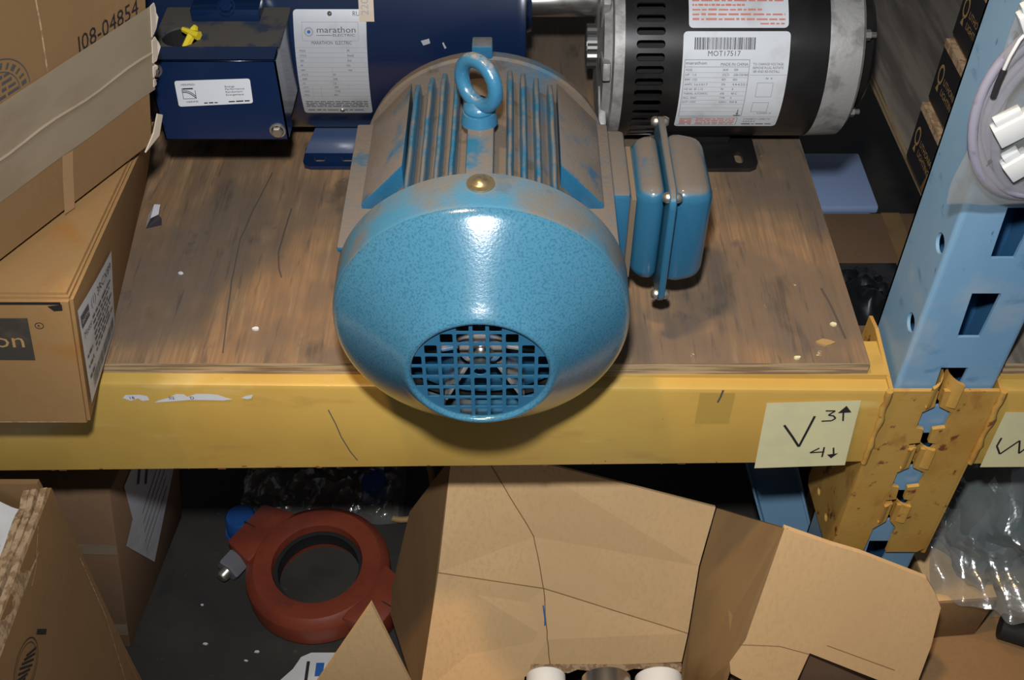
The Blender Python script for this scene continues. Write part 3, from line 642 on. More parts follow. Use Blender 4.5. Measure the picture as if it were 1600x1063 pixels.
b = MB(); m0 = frame((-.232, .236, jz1+.010), (1, 0, 0), (0, .8, .6)); b.lathe([(0, .0078), (.0015, .0076), (.0016, .0055)], m0, 20); b.lathe([(.0014, .0055), (.005, .0055), (.006, .0045), (.006, 0)], m0, 6); b.build('clamp_bolt', M_navyclean, tb_)

# ------------------------------------------------------------------ black motor at the back right
KY, KZ, KR = .34, D+.089, .083
km = thing('electric_motor', 'black electric motor with vent slots and white rating labels', 'motor', (.19, KY, D))
ck = cyl(KY, KZ, KR); AK = AX((0, KY, KZ))
holes = []; step = 7.6
for i in range(-14, 22):
    th = math.radians(1.2+step*i); holes.append([(x, y) for x, y in rrect(.1085, .1335, th*KR-.0034, th*KR+.0034, .0026, 2)])
a0, a1 = math.radians(-110), math.radians(175)
outer = [(.098, a0*KR+(a1-a0)*KR*i/96) for i in range(97)]; outer += [(.145, y) for x, y in reversed(outer)]
b = MB(); b.plate(list(reversed(outer)), holes, -.0025, 0, fn=lambda x, y, h: ck(x, y/KR, h), steiner=[(.1045, a0*KR+(a1-a0)*KR*i/96) for i in range(1, 96)]+[(.138, a0*KR+(a1-a0)*KR*i/96) for i in range(1, 96)])
b.lathe([(.145, KR), (.277, KR), (.277, KR-.004)], AK, 96)
b.build('housing', M_black, km, smooth=30)
b = MB(); b.lathe([(.098, .060), (.15, .060)], AK, 48); b.lathe([(.148, .05), (.148, KR-.001)], AK, 48); b.build('dark_inner_shell', M_dark, km, smooth=40)  # near-black shell behind the vents, standing in for the darkness inside
b = MB(); b.lathe([(.0985, .070), (.0985, KR+.0008), (.0895, KR+.0008), (.0885, KR-.003), (.0885, .074), (.0815, .070), (.0815, .045), (.079, .03), (.079, 0)], AK, 72); e1 = b.build('end_bell', M_alu, km, smooth=35)
for th in (15, 60, 105, -30):
    b = MB(); R0 = AK @ Matrix.Rotation(-math.radians(th)+PI, 4, 'Z'); b.box(.045, KR+.0015, -.008, .008, .0795, .0865, R0); b.build('end_bell_rib', M_alu, e1, bevel=.0015)
b = MB()
pr = []
for i in range(48):
    r = .0205 if i % 4 < 2 else .0190; pr.append((r*cos(2*PI*i/48), r*sin(2*PI*i/48)))
b.prism(pr, .0700, .0795, AK); b.lathe([(.0695, 0), (.0695, .016), (.0702, .016)], AK, 24); b.build('shaft_collar', mat('dull_steel', (.20, .195, .19), .4, .8), km)
b = MB(); b.lathe([(.2765, KR-.006), (.2765, KR-.0002), (.279, KR+.0002), (.306, KR-.0005), (.309, KR-.004), (.309, .05)], AK, 96); b.lathe([(.309, 0), (.309, .06)], AK, 48); e2 = b.build('end_bell', M_alu, km, smooth=35)
b = MB(); b.lathe([(.309, .062), (.322, .060), (.326, .055), (.326, 0)], AK, 48); b.build('end_cap', M_black, km, smooth=35)
for th in (-25, 38, 100):
    c = cyl(KY, KZ, KR-.012)(.309, math.radians(th)); b = MB(); b.lathe([(0, .0048), (.006, .0048), (.0065, 0)], AX(c), 6); b.lathe([(.006, .0026), (.011, .0026), (.011, 0)], AX(c), 10); b.build('through_bolt', M_zinc, km)
# base
b = MB(); b.plate([(.13, .262), (.226, .262), (.233, .266), (.235, .272), (.235, .335), (.13, .335)], [rrect(.2135, .2215, .2700, .2885, .0039)], D+.0005, D+.005); b.build('foot_flange', M_black, km)
b = MB(); b.box(.13, .212, .30, .38, D+.005, D+.03); b.box(.13, .235, .345, .42, D, D+.006); b.build('foot_saddle', M_black, km, bevel=.003)
# rating label
def patch(x0, x1, t0, t1, h, nx=4, nt=16):
    b = MB(); W, H = x1-x0, (t1-t0)*KR; out = []
    rr_ = rrect(0, W, 0, H, .0035, 3)
    for a, c in zip(rr_, rr_[1:]+rr_[:1]):
        k = max(1, int((Vector(c)-Vector(a)).length/.004)); out += [(a[0]+(c[0]-a[0])*i/k, a[1]+(c[1]-a[1])*i/k) for i in range(k)]
    st = [(W*i/nx, H*j/nt) for i in range(1, nx) for j in range(1, nt)]
    b.plate(out, [], h-.0003, h, fn=lambda x, y, q: ck(x0+x, t0+y/KR, q), steiner=st); return b
r_ = math.radians
lb = patch(.1490, .2420, r_(-28), r_(39.0), .0006).build('rating_label', M_white, km, smooth=40)
Wl, Hl = .093, r_(67)*KR; F = lambda h: (lambda x, y: ck(.149+x, r_(-28)+y/KR, h))
X_ = lambda f: Wl*f; Y_ = lambda f: Hl*(1-f)
P = Print(); rr = random.Random(11); x = .105
while x < .665:
    wv = rr.choice((.004, .006, .009, .012)); P.rect(X_(x), X_(x+wv), Y_(.158), Y_(.053)); x += wv+rr.choice((.004, .005, .008))
P.text('MOT17517', X_(.23), Y_(.213), .0046, w=X_(.31))
P.text('marathon', X_(.03), Y_(.287), .0028, w=X_(.20)).text('MADE IN CHINA', X_(.36), Y_(.298), .0026, w=X_(.26))
rowt = [('MODEL', '5K49', 'SER'), ('HP   1.0', 'VOLTS', '208-230/460'), ('RPM  1725', 'ROT', 'REV'), ('AMPS  3.6-3.4/1.7', 'SFA', '4.4-4.2/2.1'), ('HZ 60  SF 1.15', 'PH', '3'), ('THERMAL  AUTOMATIC', 'AMB', '40 C'), ('ENCL  OPAO', 'TYPE', 'K'), ('DUTY  CONT', 'CODE L', 'INS B')]
for k, (a, c, e) in enumerate(rowt):
    y = Y_(.345+.0455*k); P.text(a, X_(.035), y, .0021, w=min(X_(.30), .0012*len(a))).text(c, X_(.385), y, .0021, w=.0012*len(c)).text(e, X_(.49), y, .0021, w=min(X_(.14), .0013*len(e)))
for k, t in enumerate(('TO CHANGE VOLTAGE,', 'REMOVE PLUG, ROTATE', '180 AND RE-INSTALL')): P.text(t, X_(.665), Y_(.295+.033*k), .0022, w=X_(.29 - .03*(k == 2)))
P.text('N  V', X_(.80), Y_(.425), .0021, w=.006).text('CONNECT / LINES TO', X_(.665), Y_(.885), .0020, w=X_(.26)).text('3-4-5-6-7', X_(.665), Y_(.922), .0020, w=X_(.12))
P.text('LOW V', X_(.78), Y_(.80), .0018, w=.013).rect(X_(.575), X_(.60), Y_(.80), Y_(.79)).rect(X_(.555), X_(.62), Y_(.825), Y_(.815)).rect(X_(.585), X_(.592), Y_(.83), Y_(.74)).fine(X_(.66), X_(.95), Y_(.963), .0014, 4, 2)
P.build('lettering', M_grey, lb, F(.0008))
P = Print().box(X_(.02), X_(.635), Y_(.835), Y_(.243), .0006).rect(X_(.02), X_(.635), Y_(.312), Y_(.307)).rect(X_(.02), X_(.60), Y_(.975), Y_(.970)).rect(X_(.6), X_(.606), Y_(.975), Y_(.85)).rect(X_(.02), X_(.6), Y_(.855), Y_(.85))
for k in range(10): P.rect(X_(.03), X_(.625), Y_(.362+.0455*k), Y_(.362+.0455*k)+.00025)
P.rect(X_(.64), X_(1), Y_(.385), Y_(.382)).rect(X_(.64), X_(1), Y_(.845), Y_(.842)).box(X_(.725), X_(.88), Y_(.60), Y_(.455), .0004).box(X_(.715), X_(.87), Y_(.775), Y_(.66), .0004); P.build('ruling', M_greyL, lb, F(.0007))
P = Print()
for k in range(4): P.fine(X_(.04), X_(.16), Y_(.88+.026*k), .0016, 1, k).fine(X_(.20), X_(.58), Y_(.88+.026*k), .0014, 6, 20+k)
P.build('warning_print', M_red, lb, F(.0008))
lb2 = patch(.1535, .2400, r_(41.0), r_(84), .0006, nt=10).build('warning_label', M_white, km, smooth=40)
P = Print(); H2 = r_(43)*KR
for k in range(13): P.fine(.003, .0835 - (.02 if k in (2, 5) else .035 if k in (3, 8) else 0), .0065+.0042*k, .0020, 10-k % 3, 40+k)
P.fine(.062, .083, .0028, .0016, 3, 77); P.build('warning_print', M_red, lb2, lambda x, y: ck(.1535+x, r_(41)+y/KR, .0008))

# ------------------------------------------------------------------ cartons on the left of the deck
BF, BB, TF, TB = map(Vector, ((-.3171,-.0503,D), (-.345,.25,D), (-.2935,-.0503,.745), (-.286,.160,.745)))
lc = thing('cardboard_box', 'low worn cardboard box with a dark printed panel, under the taped box', 'box', (-.46, .08, D))
off = Vector((-.30, .0, 0))
b = MB(); b.hexa([BF+off, BF, BB, BB+off, TF+off+Vector((0,0,.003)), TF, TB, TB+off])
me = b.mesh('carton_body'); bm = bmesh.new(); bm.from_mesh(me); bmesh.ops.subdivide_edges(bm, edges=bm.edges[:], cuts=7, use_grid_fill=True); bmesh.ops.bevel(bm, geom=[e for e in bm.edges if e.calc_face_angle(0) > .6], offset=.0025, segments=2, affect='EDGES'); bm.to_mesh(me); bm.free()
cb = link('carton_body', me, M_cardB, lc, 40)
# top flap that stands a little proud with a dark slit in front
b = MB(); b.slab([TF+off+Vector((0,.004,.0045)), TF+Vector((-.004,.004,.0025)), TB+Vector((-.004,-.004,.0025)), TB+off+Vector((0,-.004,.0045))], .003); b.build('top_flap', M_cardB, lc)
b = MB(); b.box(-.40, -.302, -.0508, -.049, .7405, .7425); b.build('flap_slit', M_dark, lc)
b = MB(); b.add([(-.311,-.0512,.7395), (-.301,-.0512,.741), (-.302,-.0512,.7355), (-.308,-.0512,.7350)], [(0,1,2,3)]); b.build('flap_notch', M_dark, lc)
ff = lambda h: (lambda x, z: Vector((x+(z-D)*.1815, -.0503-h, z)))
P = Print(); P.poly([(-.47,.728), (-.3487,.728), (-.3487,.6865), (-.47,.688)]); P.build('printed_panel', mat('charcoal_print', (.045, .038, .030), .8, layers=[((.10, .075, .04), 40, .5, .75, ONE, 3)]), lc, ff(.0006))
P = Print().text('Dayton', -.354, .700, .0148, align='r', w=.064); P.build('brand_lettering', M_tan, lc, ff(.0010))
P = Print().ring(-.3415, .7210, .0026, .0031, 20).text('R', -.3428, .7197, .0024); P.build('registered_mark', M_ink, lc, ff(.0008))
P = Print().rect(-.60, -.335, .6185, .6195); P.build('bottom_crease', M_cardE, lc, ff(.0006))
# shipping label on the side
nn = (BB-BF).cross(TF-BF).normalized(); SF = lambda u, v: BF*(1-u)*(1-v)+BB*u*(1-v)+TB*u*v+TF*(1-u)*v
Lq = ((.02,.14), (.345,.025), (.375,.745), (.012,.90))
ll = lambda h: (lambda x, y: (lambda u, v: SF(*[Lq[0][i]*(1-u)*(1-v)+Lq[1][i]*u*(1-v)+Lq[2][i]*u*v+Lq[3][i]*(1-u)*v for i in (0, 1)]) + nn*h)(x/.096, y/.088))
P = Print(); P.rect(0, .096, 0, .088); sl = P.build('shipping_label', M_white, lc, ll(.0018))
P = Print().text('(1) 3RCX89', .030, .073, .0082, w=.060).text('Motor', .006, .059, .0062, w=.022).rect(.003, .024, .070, .081)
for k in range(7): P.fine(.030, .088-.006*(k % 3), .062-.0055*k, .0026, 5, 60+k)
for k in range(3): P.fine(.006, .022, .040-.010*k, .0035, 2, 90+k)
x = .012; rr = random.Random(4)
while x < .088: wv = rr.choice((.0006, .001, .0016)); P.rect(x, x+wv, .006, .018); x += wv+rr.choice((.0006, .001))
P.build('label_print', M_grey, sl, ll(.0022))
P = Print().text('DAYTON', .0045, .0735, .0036, w=.018); P.build('label_logo', M_white, sl, ll(.0025))

U0 = Vector((-.275, .118, .7502)); ud = Vector((.47, .883, 0)); up_ = Vector((-.883, .47, 0)); ul = Vector((.2, 0, 1))
UP = lambda s, wd, z: U0+ud*s+up_*wd+ul*z
uc = thing('cardboard_box', 'tall leaning cardboard box sealed with wide pale tape, numbered J08-04854', 'box', UP(-.16, .15, 0))
b = MB(); b.hexa([UP(-.36,0,0), UP(0,0,0), UP(0,.26,0), UP(-.36,.26,0), UP(-.36,0,.30), UP(0,0,.30), UP(0,.26,.30), UP(-.36,.26,.30)])
me = b.mesh('carton_body'); bm = bmesh.new(); bm.from_mesh(me); bmesh.ops.bevel(bm, geom=bm.edges[:], offset=.004, segments=2, affect='EDGES'); bm.to_mesh(me); bm.free(); link('carton_body', me, M_card, uc, 40)
un = ud.cross(ul).normalized(); fu = lambda h: (lambda s, z: UP(s, 0, z)+un*h)
b = MB(); vs = []; zs = (.0485, .060, .074, .0785, .0800, .0812, .0845, .100, .1165); hs = (.0006, .0008, .0009, .0011, .0016, .0007, .0006, .0008, .0006); NS = 26; rr = random.Random(8)
for i in range(NS+1):
    s = -.36+.3615*i/NS; wv = .0012*sin(i*1.1)
    for z, h in zip(zs, hs): vs.append(fu(h+.0003*rr.random())(s, z+(wv if z in (.0785, .08, .0812) else .4*wv if z < .05 else 0)))
k = len(zs); b.add(vs, [(i*k+j, (i+1)*k+j, (i+1)*k+j+1, i*k+j+1) for i in range(NS) for j in range(k-1)]); b.build('packing_tape', M_tape, uc, smooth=25)
# ragged tape ends at the far corner
b = MB()
for z0, z1, wd in ((.093, .117, .006), (.072, .090, .0075), (.060, .069, .004), (.052, .0575, .003)):
    n = 6; pts = [fu(.0012)(-.001, z0+(z1-z0)*i/n) for i in range(n+1)]; out = [fu(.0012-.002*rr.random())(wd*(.35+.65*sin(PI*(i+.5)/(n+1)))+.001*rr.uniform(-1, 1), z0+(z1-z0)*i/n) for i in range(n+1)]
    b.slab(pts+list(reversed(out)), .0008)
b.build('torn_tape_end', M_tapeE, uc)
P = Print().text('J08-04854', -.0700, .1158, .0125, w=.058); P.build('box_number', M_ink, uc, fu(.0006))
P = Print().ring(-.140, .118, .0275, .0282, 32, a0=0, a1=PI).ring(-.140, .118, .0195, .0201, 32, a0=0, a1=PI)
for k in range(4): P.fine(-.140-.019+.002*k, -.140+.019-.002*k, .1185+.0045*k, .0024, 4, 30+k)
for k in range(14):
    a = PI*(k+.5)/14; P.line((-.140+.0215*cos(a), .118+.0215*sin(a)), (-.140+.0255*cos(a), .118+.0255*sin(a)), .0016 if k % 3 else .003)
P.build('certificate_seal', M_grey, uc, fu(.0006))
P = Print().stroke([(-.103,.30), (-.101,.19), (-.098,.15), (-.097,.1175)], .0012); P.build('crease', M_cardE, uc, fu(.0005))
P = Print().stroke([(-.088,.048), (-.090,.030), (-.092,.0)], .010); P.build('crease', mat('rubbed_cardboard', (.36, .21, .10), .8), uc, fu(.0005))
b = MB()
b.slab([fu(.001)(-.012,.000), fu(.001)(.004,.006), fu(.001)(.0085,.022), fu(.001)(.003,.026), fu(.001)(-.002,.012)], .0012); b.build('torn_corner', M_tapeE, uc)

# ------------------------------------------------------------------ black-fronted cartons on the right deck
for k in range(4):
    sx, sy = (.0, .0) if k == 0 else (.001*k, .004*k)
    z0 = D+.0635*k; lab = ('lowest of the stacked black-sided lighting cartons, standing on the grey deck', 'second black-sided lighting carton up in the stack behind the blue upright', 'third black-sided lighting carton up in the stack, near the top edge', 'topmost black-sided lighting carton of the stack, cut by the top edge')[k]
    t = thing('lighting_carton', lab, 'carton', (.45, .21, z0), 'black-sided lighting cartons')
    x0, y0, y1 = .381+sx+.004*k, .135+sy, .285+sy
    b = MB(); b.box(x0, x0+.14, y0, y1, z0, z0+.0620); b.build('carton_body', M_cardD if k % 2 else M_card, t, bevel=.0015)
    b = MB(); b.box(x0-.001, x0+.006, y0, y1, z0+.056, z0+.0632); b.build('lid_edge', M_cardE, t)
    fc = lambda h, x0=x0, y1=y1, z0=z0: (lambda x, y: Vector((x0-h, y1-x, z0+y)))
    P = Print().poly([(.0, .003), (.050, .003), (.066, .055), (.0, .055)]); P.build('black_panel', M_ink, t, fc(.0004))
    P = Print().text('LITHONIA', .022, .030, .0065, w=.036).text('LIGHTING', .022, .020, .0065, w=.036); P.build('brand_lettering', M_tan, t, fc(.0008))
    P = Print().ring(.0125, .034, .0045, .0065, 20, 1.5).poly([(.009,.018), (.016,.018), (.0125,.026)]); P.build('brand_logo', M_tan, t, fc(.0008))
    P = Print().ring(.078, .020, .0065, .0072, 24).fine(.066, .10, .034, .002, 4, k).fine(.070, .10, .044, .002, 4, 5+k); P.build('carton_print', M_grey, t, fc(.0004))

# ------------------------------------------------------------------ bag of cable hanging on the upright
def cloth(fn, nu, nv):
    b = MB(); b.add([fn(i/nu, j/nv) for j in range(nv+1) for i in range(nu+1)], [(j*(nu+1)+i, j*(nu+1)+i+1, (j+1)*(nu+1)+i+1, (j+1)*(nu+1)+i) for j in range(nv) for i in range(nu)]); return b
def bagside(sg):
    def f(u, v):
        x = .2825+.125*u; z = .8015+.30*v
        puff = (4*u*(1-u))**.5*(min(1, 5*v))**.5*.011
        n = noise.noise(Vector((x*38, z*38, sg*3)))*.0022*min(1, 6*u, 6*(1-u))
        edge = .0035*noise.noise(Vector((z*25, 2, 0)))*(1-u)+.003*noise.noise(Vector((x*40, 7, 0)))*(1-v)
        return (x+edge, -.0195+sg*(puff+.0005)+n, z+edge*.6)
    return f
bg = MB()
for sg in (-1, 1):
    c = cloth(bagside(sg), 30, 56); bg.add(c.v, c.f)
tag(bg.build('plastic_bag', M_bag, None, smooth=70), 'clear plastic bag hanging on the blue upright with cable inside', 'plastic bag')
cb_ = thing('cable_assembly', 'coiled grey lilac cable with white plugs inside the clear bag', 'cable', (.335, -.0195, .81))
rr = random.Random(2)
for k in range(6):
    rx, rz = .046+.0025*k*(1 if k % 2 else -.3), .058+.002*k; ph = k*.7
    pts = [(.337+rx*cos(a)+.0015*sin(3*a+ph), -.0195+.004*sin(2*a+ph)*(.6), .874+rz*sin(a)+.0015*cos(2*a+ph)) for a in [2*PI*i/48 for i in range(48)]]
    b = MB(); b.tube(pts, .0032, 8, closed=True); b.build('cable_loop', M_cable, cb_, smooth=80)
b = MB(); b.tube([(.300+.0, -.0195-.0062, .8285), (.3055, -.0195-.008, .8255), (.312, -.0195-.0062, .8225)], .0001, 4)
b = MB(); Mz = frame((.3045, -.0195, .832), (.78, 0, -.62), (0, 1, 0)); b.lathe([(-.0035, .0095), (.0035, .0095), (.0035, .0088), (-.0035, .0088)], Mz @ Matrix.Rotation(PI/2, 4, 'X') @ Matrix.Scale(.85, 4, (1, 0, 0)), 20, closed=True); b.build('cable_tie', M_ink, cb_, smooth=40)
def plug(c, dx, ang, sz):
    M = frame(c, (cos(ang), 0, sin(ang)), (-sin(ang), 0, cos(ang))); b = MB(); w_, h_, d_ = sz
    b.box(-w_/2, w_/2, -h_/2, h_/2, -d_/2, d_/2, M); b.box(-w_/2+.003, w_/2-.003, h_/2, h_/2+.005, -d_/2+.001, d_/2-.002, M); b.build('plug', M_wplastic, cb_, bevel=.0008)
plug((.2935, -.024, .9365), 0, .55, (.020, .016, .008)); plug((.3015, -.0275, .866), 0, .65, (.022, .015, .009)); plug((.3135, -.0275, .8385), 0, .75, (.016, .015, .009))
b = MB(); b.tube([(.289, -.026, .929), (.282, -.027, .926), (.2775, -.027, .916), (.2860, -.026, .905)][:1]+[(.2860,-.027,.9245), (.2840,-.027,.914), (.2838,-.026,.905)], .0011, 7); b.build('lead_wire', M_wplastic, cb_, smooth=60)
b = MB(); b.tube([(.2838,-.026,.905), (.2835,-.0255,.895), (.2845,-.024,.885)], .0019, 7); b.build('lead_sleeve', M_ink, cb_, smooth=60)

# ------------------------------------------------------------------ below the deck: big opened carton in the middle
TH = .0042
oc = thing('opened_carton', 'large opened cardboard carton with raised flaps below the beam', 'carton', (.15, -.2, 0))
main = lambda x, z: Vector((x, .1215+.58*(z-.383), z))
def panel(name, pts, m, parent, th=TH, cuts=5, amp=.0012, sc=14, seed=1):
    b = MB(); b.slab(pts, th); o = b.build(name, m, parent); return o
# rear flap: buckled sheet built from facets that meet along its creases
A = main(-.0620, .3666); B = main(.004, .3690); Cc = main(.2102, .3201); Dd = main(.1961, .2622); Ee = main(.1881, .1937); Ff = main(.1827, .1636); Gg = main(.0414, .1582); Hh = main(.0138, .1480); Ii = main(.0104, .1261); Jj = main(-.1010, .1261)
K = main(-.0774, .2558); L_ = main(.0234, .2749) + Vector((0, .018, .004)); M_ = main(.0339, .2266) + Vector((0, .014, .003)); Nn = main(-.0261, .3675); Q = main(.0377, .1870)
b = MB()
rf_faces = [([A, K, M_, L_, Nn]), ([Nn, L_, M_, Ee, Dd, Cc, B]), ([K, Jj, Ii, Hh, Q, M_]), ([M_, Q, Hh, Gg, Ff, Ee])]
for pts in rf_faces: b.slab(pts, TH)
b.build('rear_flap', M_cardL, oc)
for pth in ([Nn, L_, M_, Q, Gg], [K, M_, Ee]):
    b = MB()
    for a_, c_ in zip(pth[:-1], pth[1:]): b.tube([a_+(c_-a_)*i/6+Vector((.0008*noise.noise(a_*70+Vector((i, 0, 0))), -.0002, 0)) for i in range(7)], .00055, 6)
    b.build('flap_crease', M_card, oc, smooth=60)
torn = MB(); rr = random.Random(6); n = 16; lo = []; hi = []
for i in range(n+1):
    x = .0200+(.1827-.0200)*i/n; hi.append(main(x, .1620)); lo.append(main(x, .1560+rr.uniform(-.0035, .0025)))
torn.slab(list(reversed([p+Vector((0, -.0008, 0)) for p in hi]))+[p+Vector((0, -.0008, 0)) for p in lo], .0025); torn.build('torn_edge', M_cardE, oc)
# side flap turned back on the left
panel('left_flap', [A+Vector((-.0005,.001,0)), Vector((-.1167,.15,.2206)), Vector((-.1439,.12,.106)), Vector((-.1458,.10,.0813)), Vector((-.1241,.05,.0131)), Jj+Vector((-.0005,.001,-.03))], M_card, oc)
# taped corner and bright right flap
rfl = lambda x, z: Vector((x, -.03+.3*(z-.4), z))
panel('taped_corner', [Cc+Vector((.001,-.001,.0)), Dd+Vector((.001,-.001,0)), Ee+Vector((.001,-.001,0)), Ff+Vector((.001,-.001,-.01)), main(.184,.120), rfl(.2040,.2400), rfl(.2085,.2770), rfl(.2219,.3065), rfl(.2421,.4346)], M_ktape, oc)
R_ = [rfl(*p) for p in ((.2425,.4346), (.2219,.3065), (.2095,.2786), (.2120,.2640), (.2240,.2560), (.2350,.2530), (.2436,.2499), (.2765,.2500), (.285,.2898), (.3564,.2557), (.3650,.2400), (.3936,.2332), (.3997,.2986), (.3996,.345), (.390,.3637), (.380,.3785), (.3149,.4073), (.2876,.4165))]
bb = MB(); bb.plate([(p.x, p.z) for p in R_], [], 0, TH); bb.v = [tuple(rfl(x, z)+Vector((0, h, 0))) for x, z, h in bb.v]; bb.build('right_flap', M_cardL, oc)
P = Print().stroke([(.2165,.3010), (.2550,.2990), (.2850,.2890)], .0008).line((.300,.3000), (.3700,.2690), .0008); P.build('flap_crease', M_card, oc, lambda x, z: rfl(x, z)+Vector((0, -.0006, 0)))
# near triangular flap tip
panel('flap_tip', [Vector((-.1175,-.100,.4411)), Vector((-.1990,-.100,.262)), Vector((-.1750,-.100,.215)), Vector((-.1040,-.100,.212)), Vector((-.0870,-.100,.262))], M_cardL, oc)
# carton walls (mostly out of frame below)
b = MB(); x0, x1, y0, y1 = -.105, .41, -.33, -.078
b.box(x0, x1, y1-.004, y1, 0, .2205); b.box(x0, x0+.004, y0, y1-.005, 0, .22); b.box(x1-.004, x1, y0, y1-.005, 0, .225); b.box(x0, x1, y0, y0+.004, 0, .22); b.box(x0, x1, y0, y1, 0, .004)
b.build('carton_wall', M_card, oc)
b = MB(); b.box(.222, .396, -.052, -.048, .10, .290); b.build('inner_panel', M_cardD, oc)
P = Print().stroke([(.0330,.2235), (.0350,.210), (.0350,.203)], .0014); P.build('pen_mark', M_blueink, oc, lambda x, z: main(x, z)+Vector((0, -.0012, 0)))
# tubes lying in the carton
for x, r, m, nme, lab in ((.033, .019, M_wplastic, 'tube', 'white tube in the opened carton, leftmost of the three'), (.092, .024, M_steel, 'tube', 'shiny metal tube in the opened carton, between two white tubes'), (.143, .023, M_wplastic, 'tube', 'white tube in the opened carton, rightmost of the three')):
    t = thing(nme, lab, 'tube', (x, -.18, .004)); zc = .276-r
    b = MB(); b.lathe([(-.30, r-.003), (-.30, r), (-.070, r), (-.069, r-.001), (-.069, r-.003), (-.30, r-.003)], AY((x, 0, zc)), 32); b.build('tube_wall', m, t, smooth=40)
    b = MB(); b.lathe([(-.0705, 0), (-.0705, r-.003)], AY((x, 0, zc)), 24); b.build('end_cap', M_ink if m is M_steel else M_wplastic, t)
    b = MB(); b.box(x-r*.6, x+r*.6, -.29, -.09, .004, zc-r*.8); b.build('packing_block', M_cardD, t)

# ------------------------------------------------------------------ open carton at lower left
lo_ = thing('open_carton', 'open kraft carton with torn rim and an oval stamp at lower left', 'carton', (-.5, -.17, 0))
x1, y1, zt = -.393, -.022, .498
b = MB(); b.hexa([(x1-.022,-.36,0), (x1-.016,-.36,0), (x1-.010,y1,0), (x1-.016,y1,0), (x1-.009,-.36,zt), (x1-.003,-.36,zt), (x1+.003,y1,zt), (x1-.003,y1,zt)]); b.build('side_wall', M_card, lo_)
b = MB(); b.box(-.70, x1-.004, y1-.005, y1, 0, zt+.012); b.build('rear_wall', M_card, lo_)
b = MB(); b.box(-.70, x1-.02, -.36, y1-.006, 0, .004); b.box(-.70, -.695, -.36, y1, 0, zt); b.box(-.70, x1-.004, -.365, -.36, 0, zt-.01); b.build('carton_wall', M_card, lo_)
rr = random.Random(12); n = 40
for k, (dx, w0, dz) in enumerate(((0, .0055, .0), (-.0075, .0055, -.001), (-.0150, .0055, -.003))):
    b = MB(); vs = []
    for i in range(n+1):
        y = y1-.004-.335*i/n; xx = x1+dx+.003*(1-i/n)-.001; h = .005+dz+.0035*noise.noise(Vector((y*55, k*3.1, 0)))+.0012*rr.uniform(-1, 1); j = .0018*noise.noise(Vector((y*40, k*5.3, 2)))
        vs += [(xx-w0, y, zt-.02), (xx, y, zt-.02), (xx+j*1.5, y, zt+h-.004*i/n), (xx-w0+j, y, zt+h-.001-.004*i/n)]
    b.add(vs, [(4*i+q, 4*i+(q+1) % 4, 4*i+4+(q+1) % 4, 4*i+4+q) for i in range(n) for q in range(4)]+[(0,1,2,3), (4*n, 4*n+1, 4*n+2, 4*n+3)]); b.build('torn_rim', M_cardE, lo_)
b = MB(); b.slab([Vector((x1-.026,-.075,zt-.004)), Vector((x1-.075,-.100,zt+.006)), Vector((x1-.14,-.30,zt-.05)), Vector((x1-.03,-.30,zt-.03))], .004); b.build('inner_flap', M_cardL, lo_)
fs_ = lambda h: (lambda x, z: Vector((x1+.003*z/zt-.010*(1-z/zt)*(x+.36)/.338+.0+h, x, z)))
fs2 = lambda h: (lambda y, z: Vector((x1-.010+.013*z/zt-.006*(y1-y)/(y1+.36)+h, y, z)))
P = Print().ring(-.150, .430, .0230, .0240, 32, .85).ring(-.150, .430, .0195, .0201, 32, .85)

for k in range(7):
    o_ = -.014+.0045*k; P.line((-.150+o_-.007, .430+.010-abs(o_)*.3), (-.150+o_+.007, .430-.010+abs(o_)*.3), .0020)
P.poly([(-.1225,.432), (-.1185,.434), (-.109,.417), (-.113,.415)]); P.build('oval_stamp', M_ink, lo_, fs2(.0008))
P = Print().stroke([(-.06,.497), (-.085,.475), (-.10,.47)], .0012).stroke([(-.028,.40), (-.030,.30), (-.045,.20)], .0012); P.build('wall_crease', M_cardE, lo_, fs2(.0006))
pw = cloth(lambda u, v: (-.415-.075*u, -.035-.13*v, .485+.012*noise.noise(Vector((u*4, v*4, 1)))+.02*sin(PI*u)), 20, 24)
tag(pw.build('packing_foam', M_wplastic, None, smooth=60), 'white packing sheet inside the torn open carton', 'packing')

# ------------------------------------------------------------------ carton with a white label behind it
bc = thing('cardboard_box', 'brown box with a white label, on the floor left of the red coupling', 'box', (-.6, .2, 0))
c0, c1, c2, c3 = Vector((-.478,.100,0)), Vector((-.455,.300,0)), Vector((-.425,.112,.31)), Vector((-.402,.31,.31)); o2 = Vector((-.28, .02, 0))
b = MB(); b.hexa([c0+o2, c0, c1, c1+o2, c2+o2, c2, c3, c3+o2]); b.build('carton_body', M_cardD, bc, bevel=.003)
fr_ = lambda h: (lambda u, v: c0*(1-u)*(1-v)+c1*u*(1-v)+c3*u*v+c2*(1-u)*v + ((c1-c0).cross(c2-c0)).normalized()*h)
P = Print(); P.poly([(.16,.90), (.22,.66), (.10,.60), (.46,.16), (.88,.42), (.96,.93)]); lb_ = P.build('address_label', M_white, bc, fr_(.0012))
P = Print()
for k, (u, v) in enumerate(((.32,.78), (.42,.70), (.52,.80), (.62,.72))): P.poly([(u, v), (u+.03, v-.02), (u+.09, v+.07), (u+.06, v+.09)])
for k in range(5): P.line((.35, .58-.06*k), (.75, .66-.06*k), .006)
P.build('label_print', M_grey, lb_, fr_(.0018))
ffb = lambda h: (lambda u, v: (c0+o2)*(1-u)*(1-v)+c0*u*(1-v)+c2*u*v+(c2+o2)*(1-u)*v + Vector((0, -h, 0)))
for q_ in ([(.2,.60), (1,.64), (1,.70), (.2,.66)], [(.7,.08), (1,.10), (1,.18), (.7,.16)]):
    P = Print().poly(q_); P.build('packing_tape', M_tape, bc, ffb(.0012))

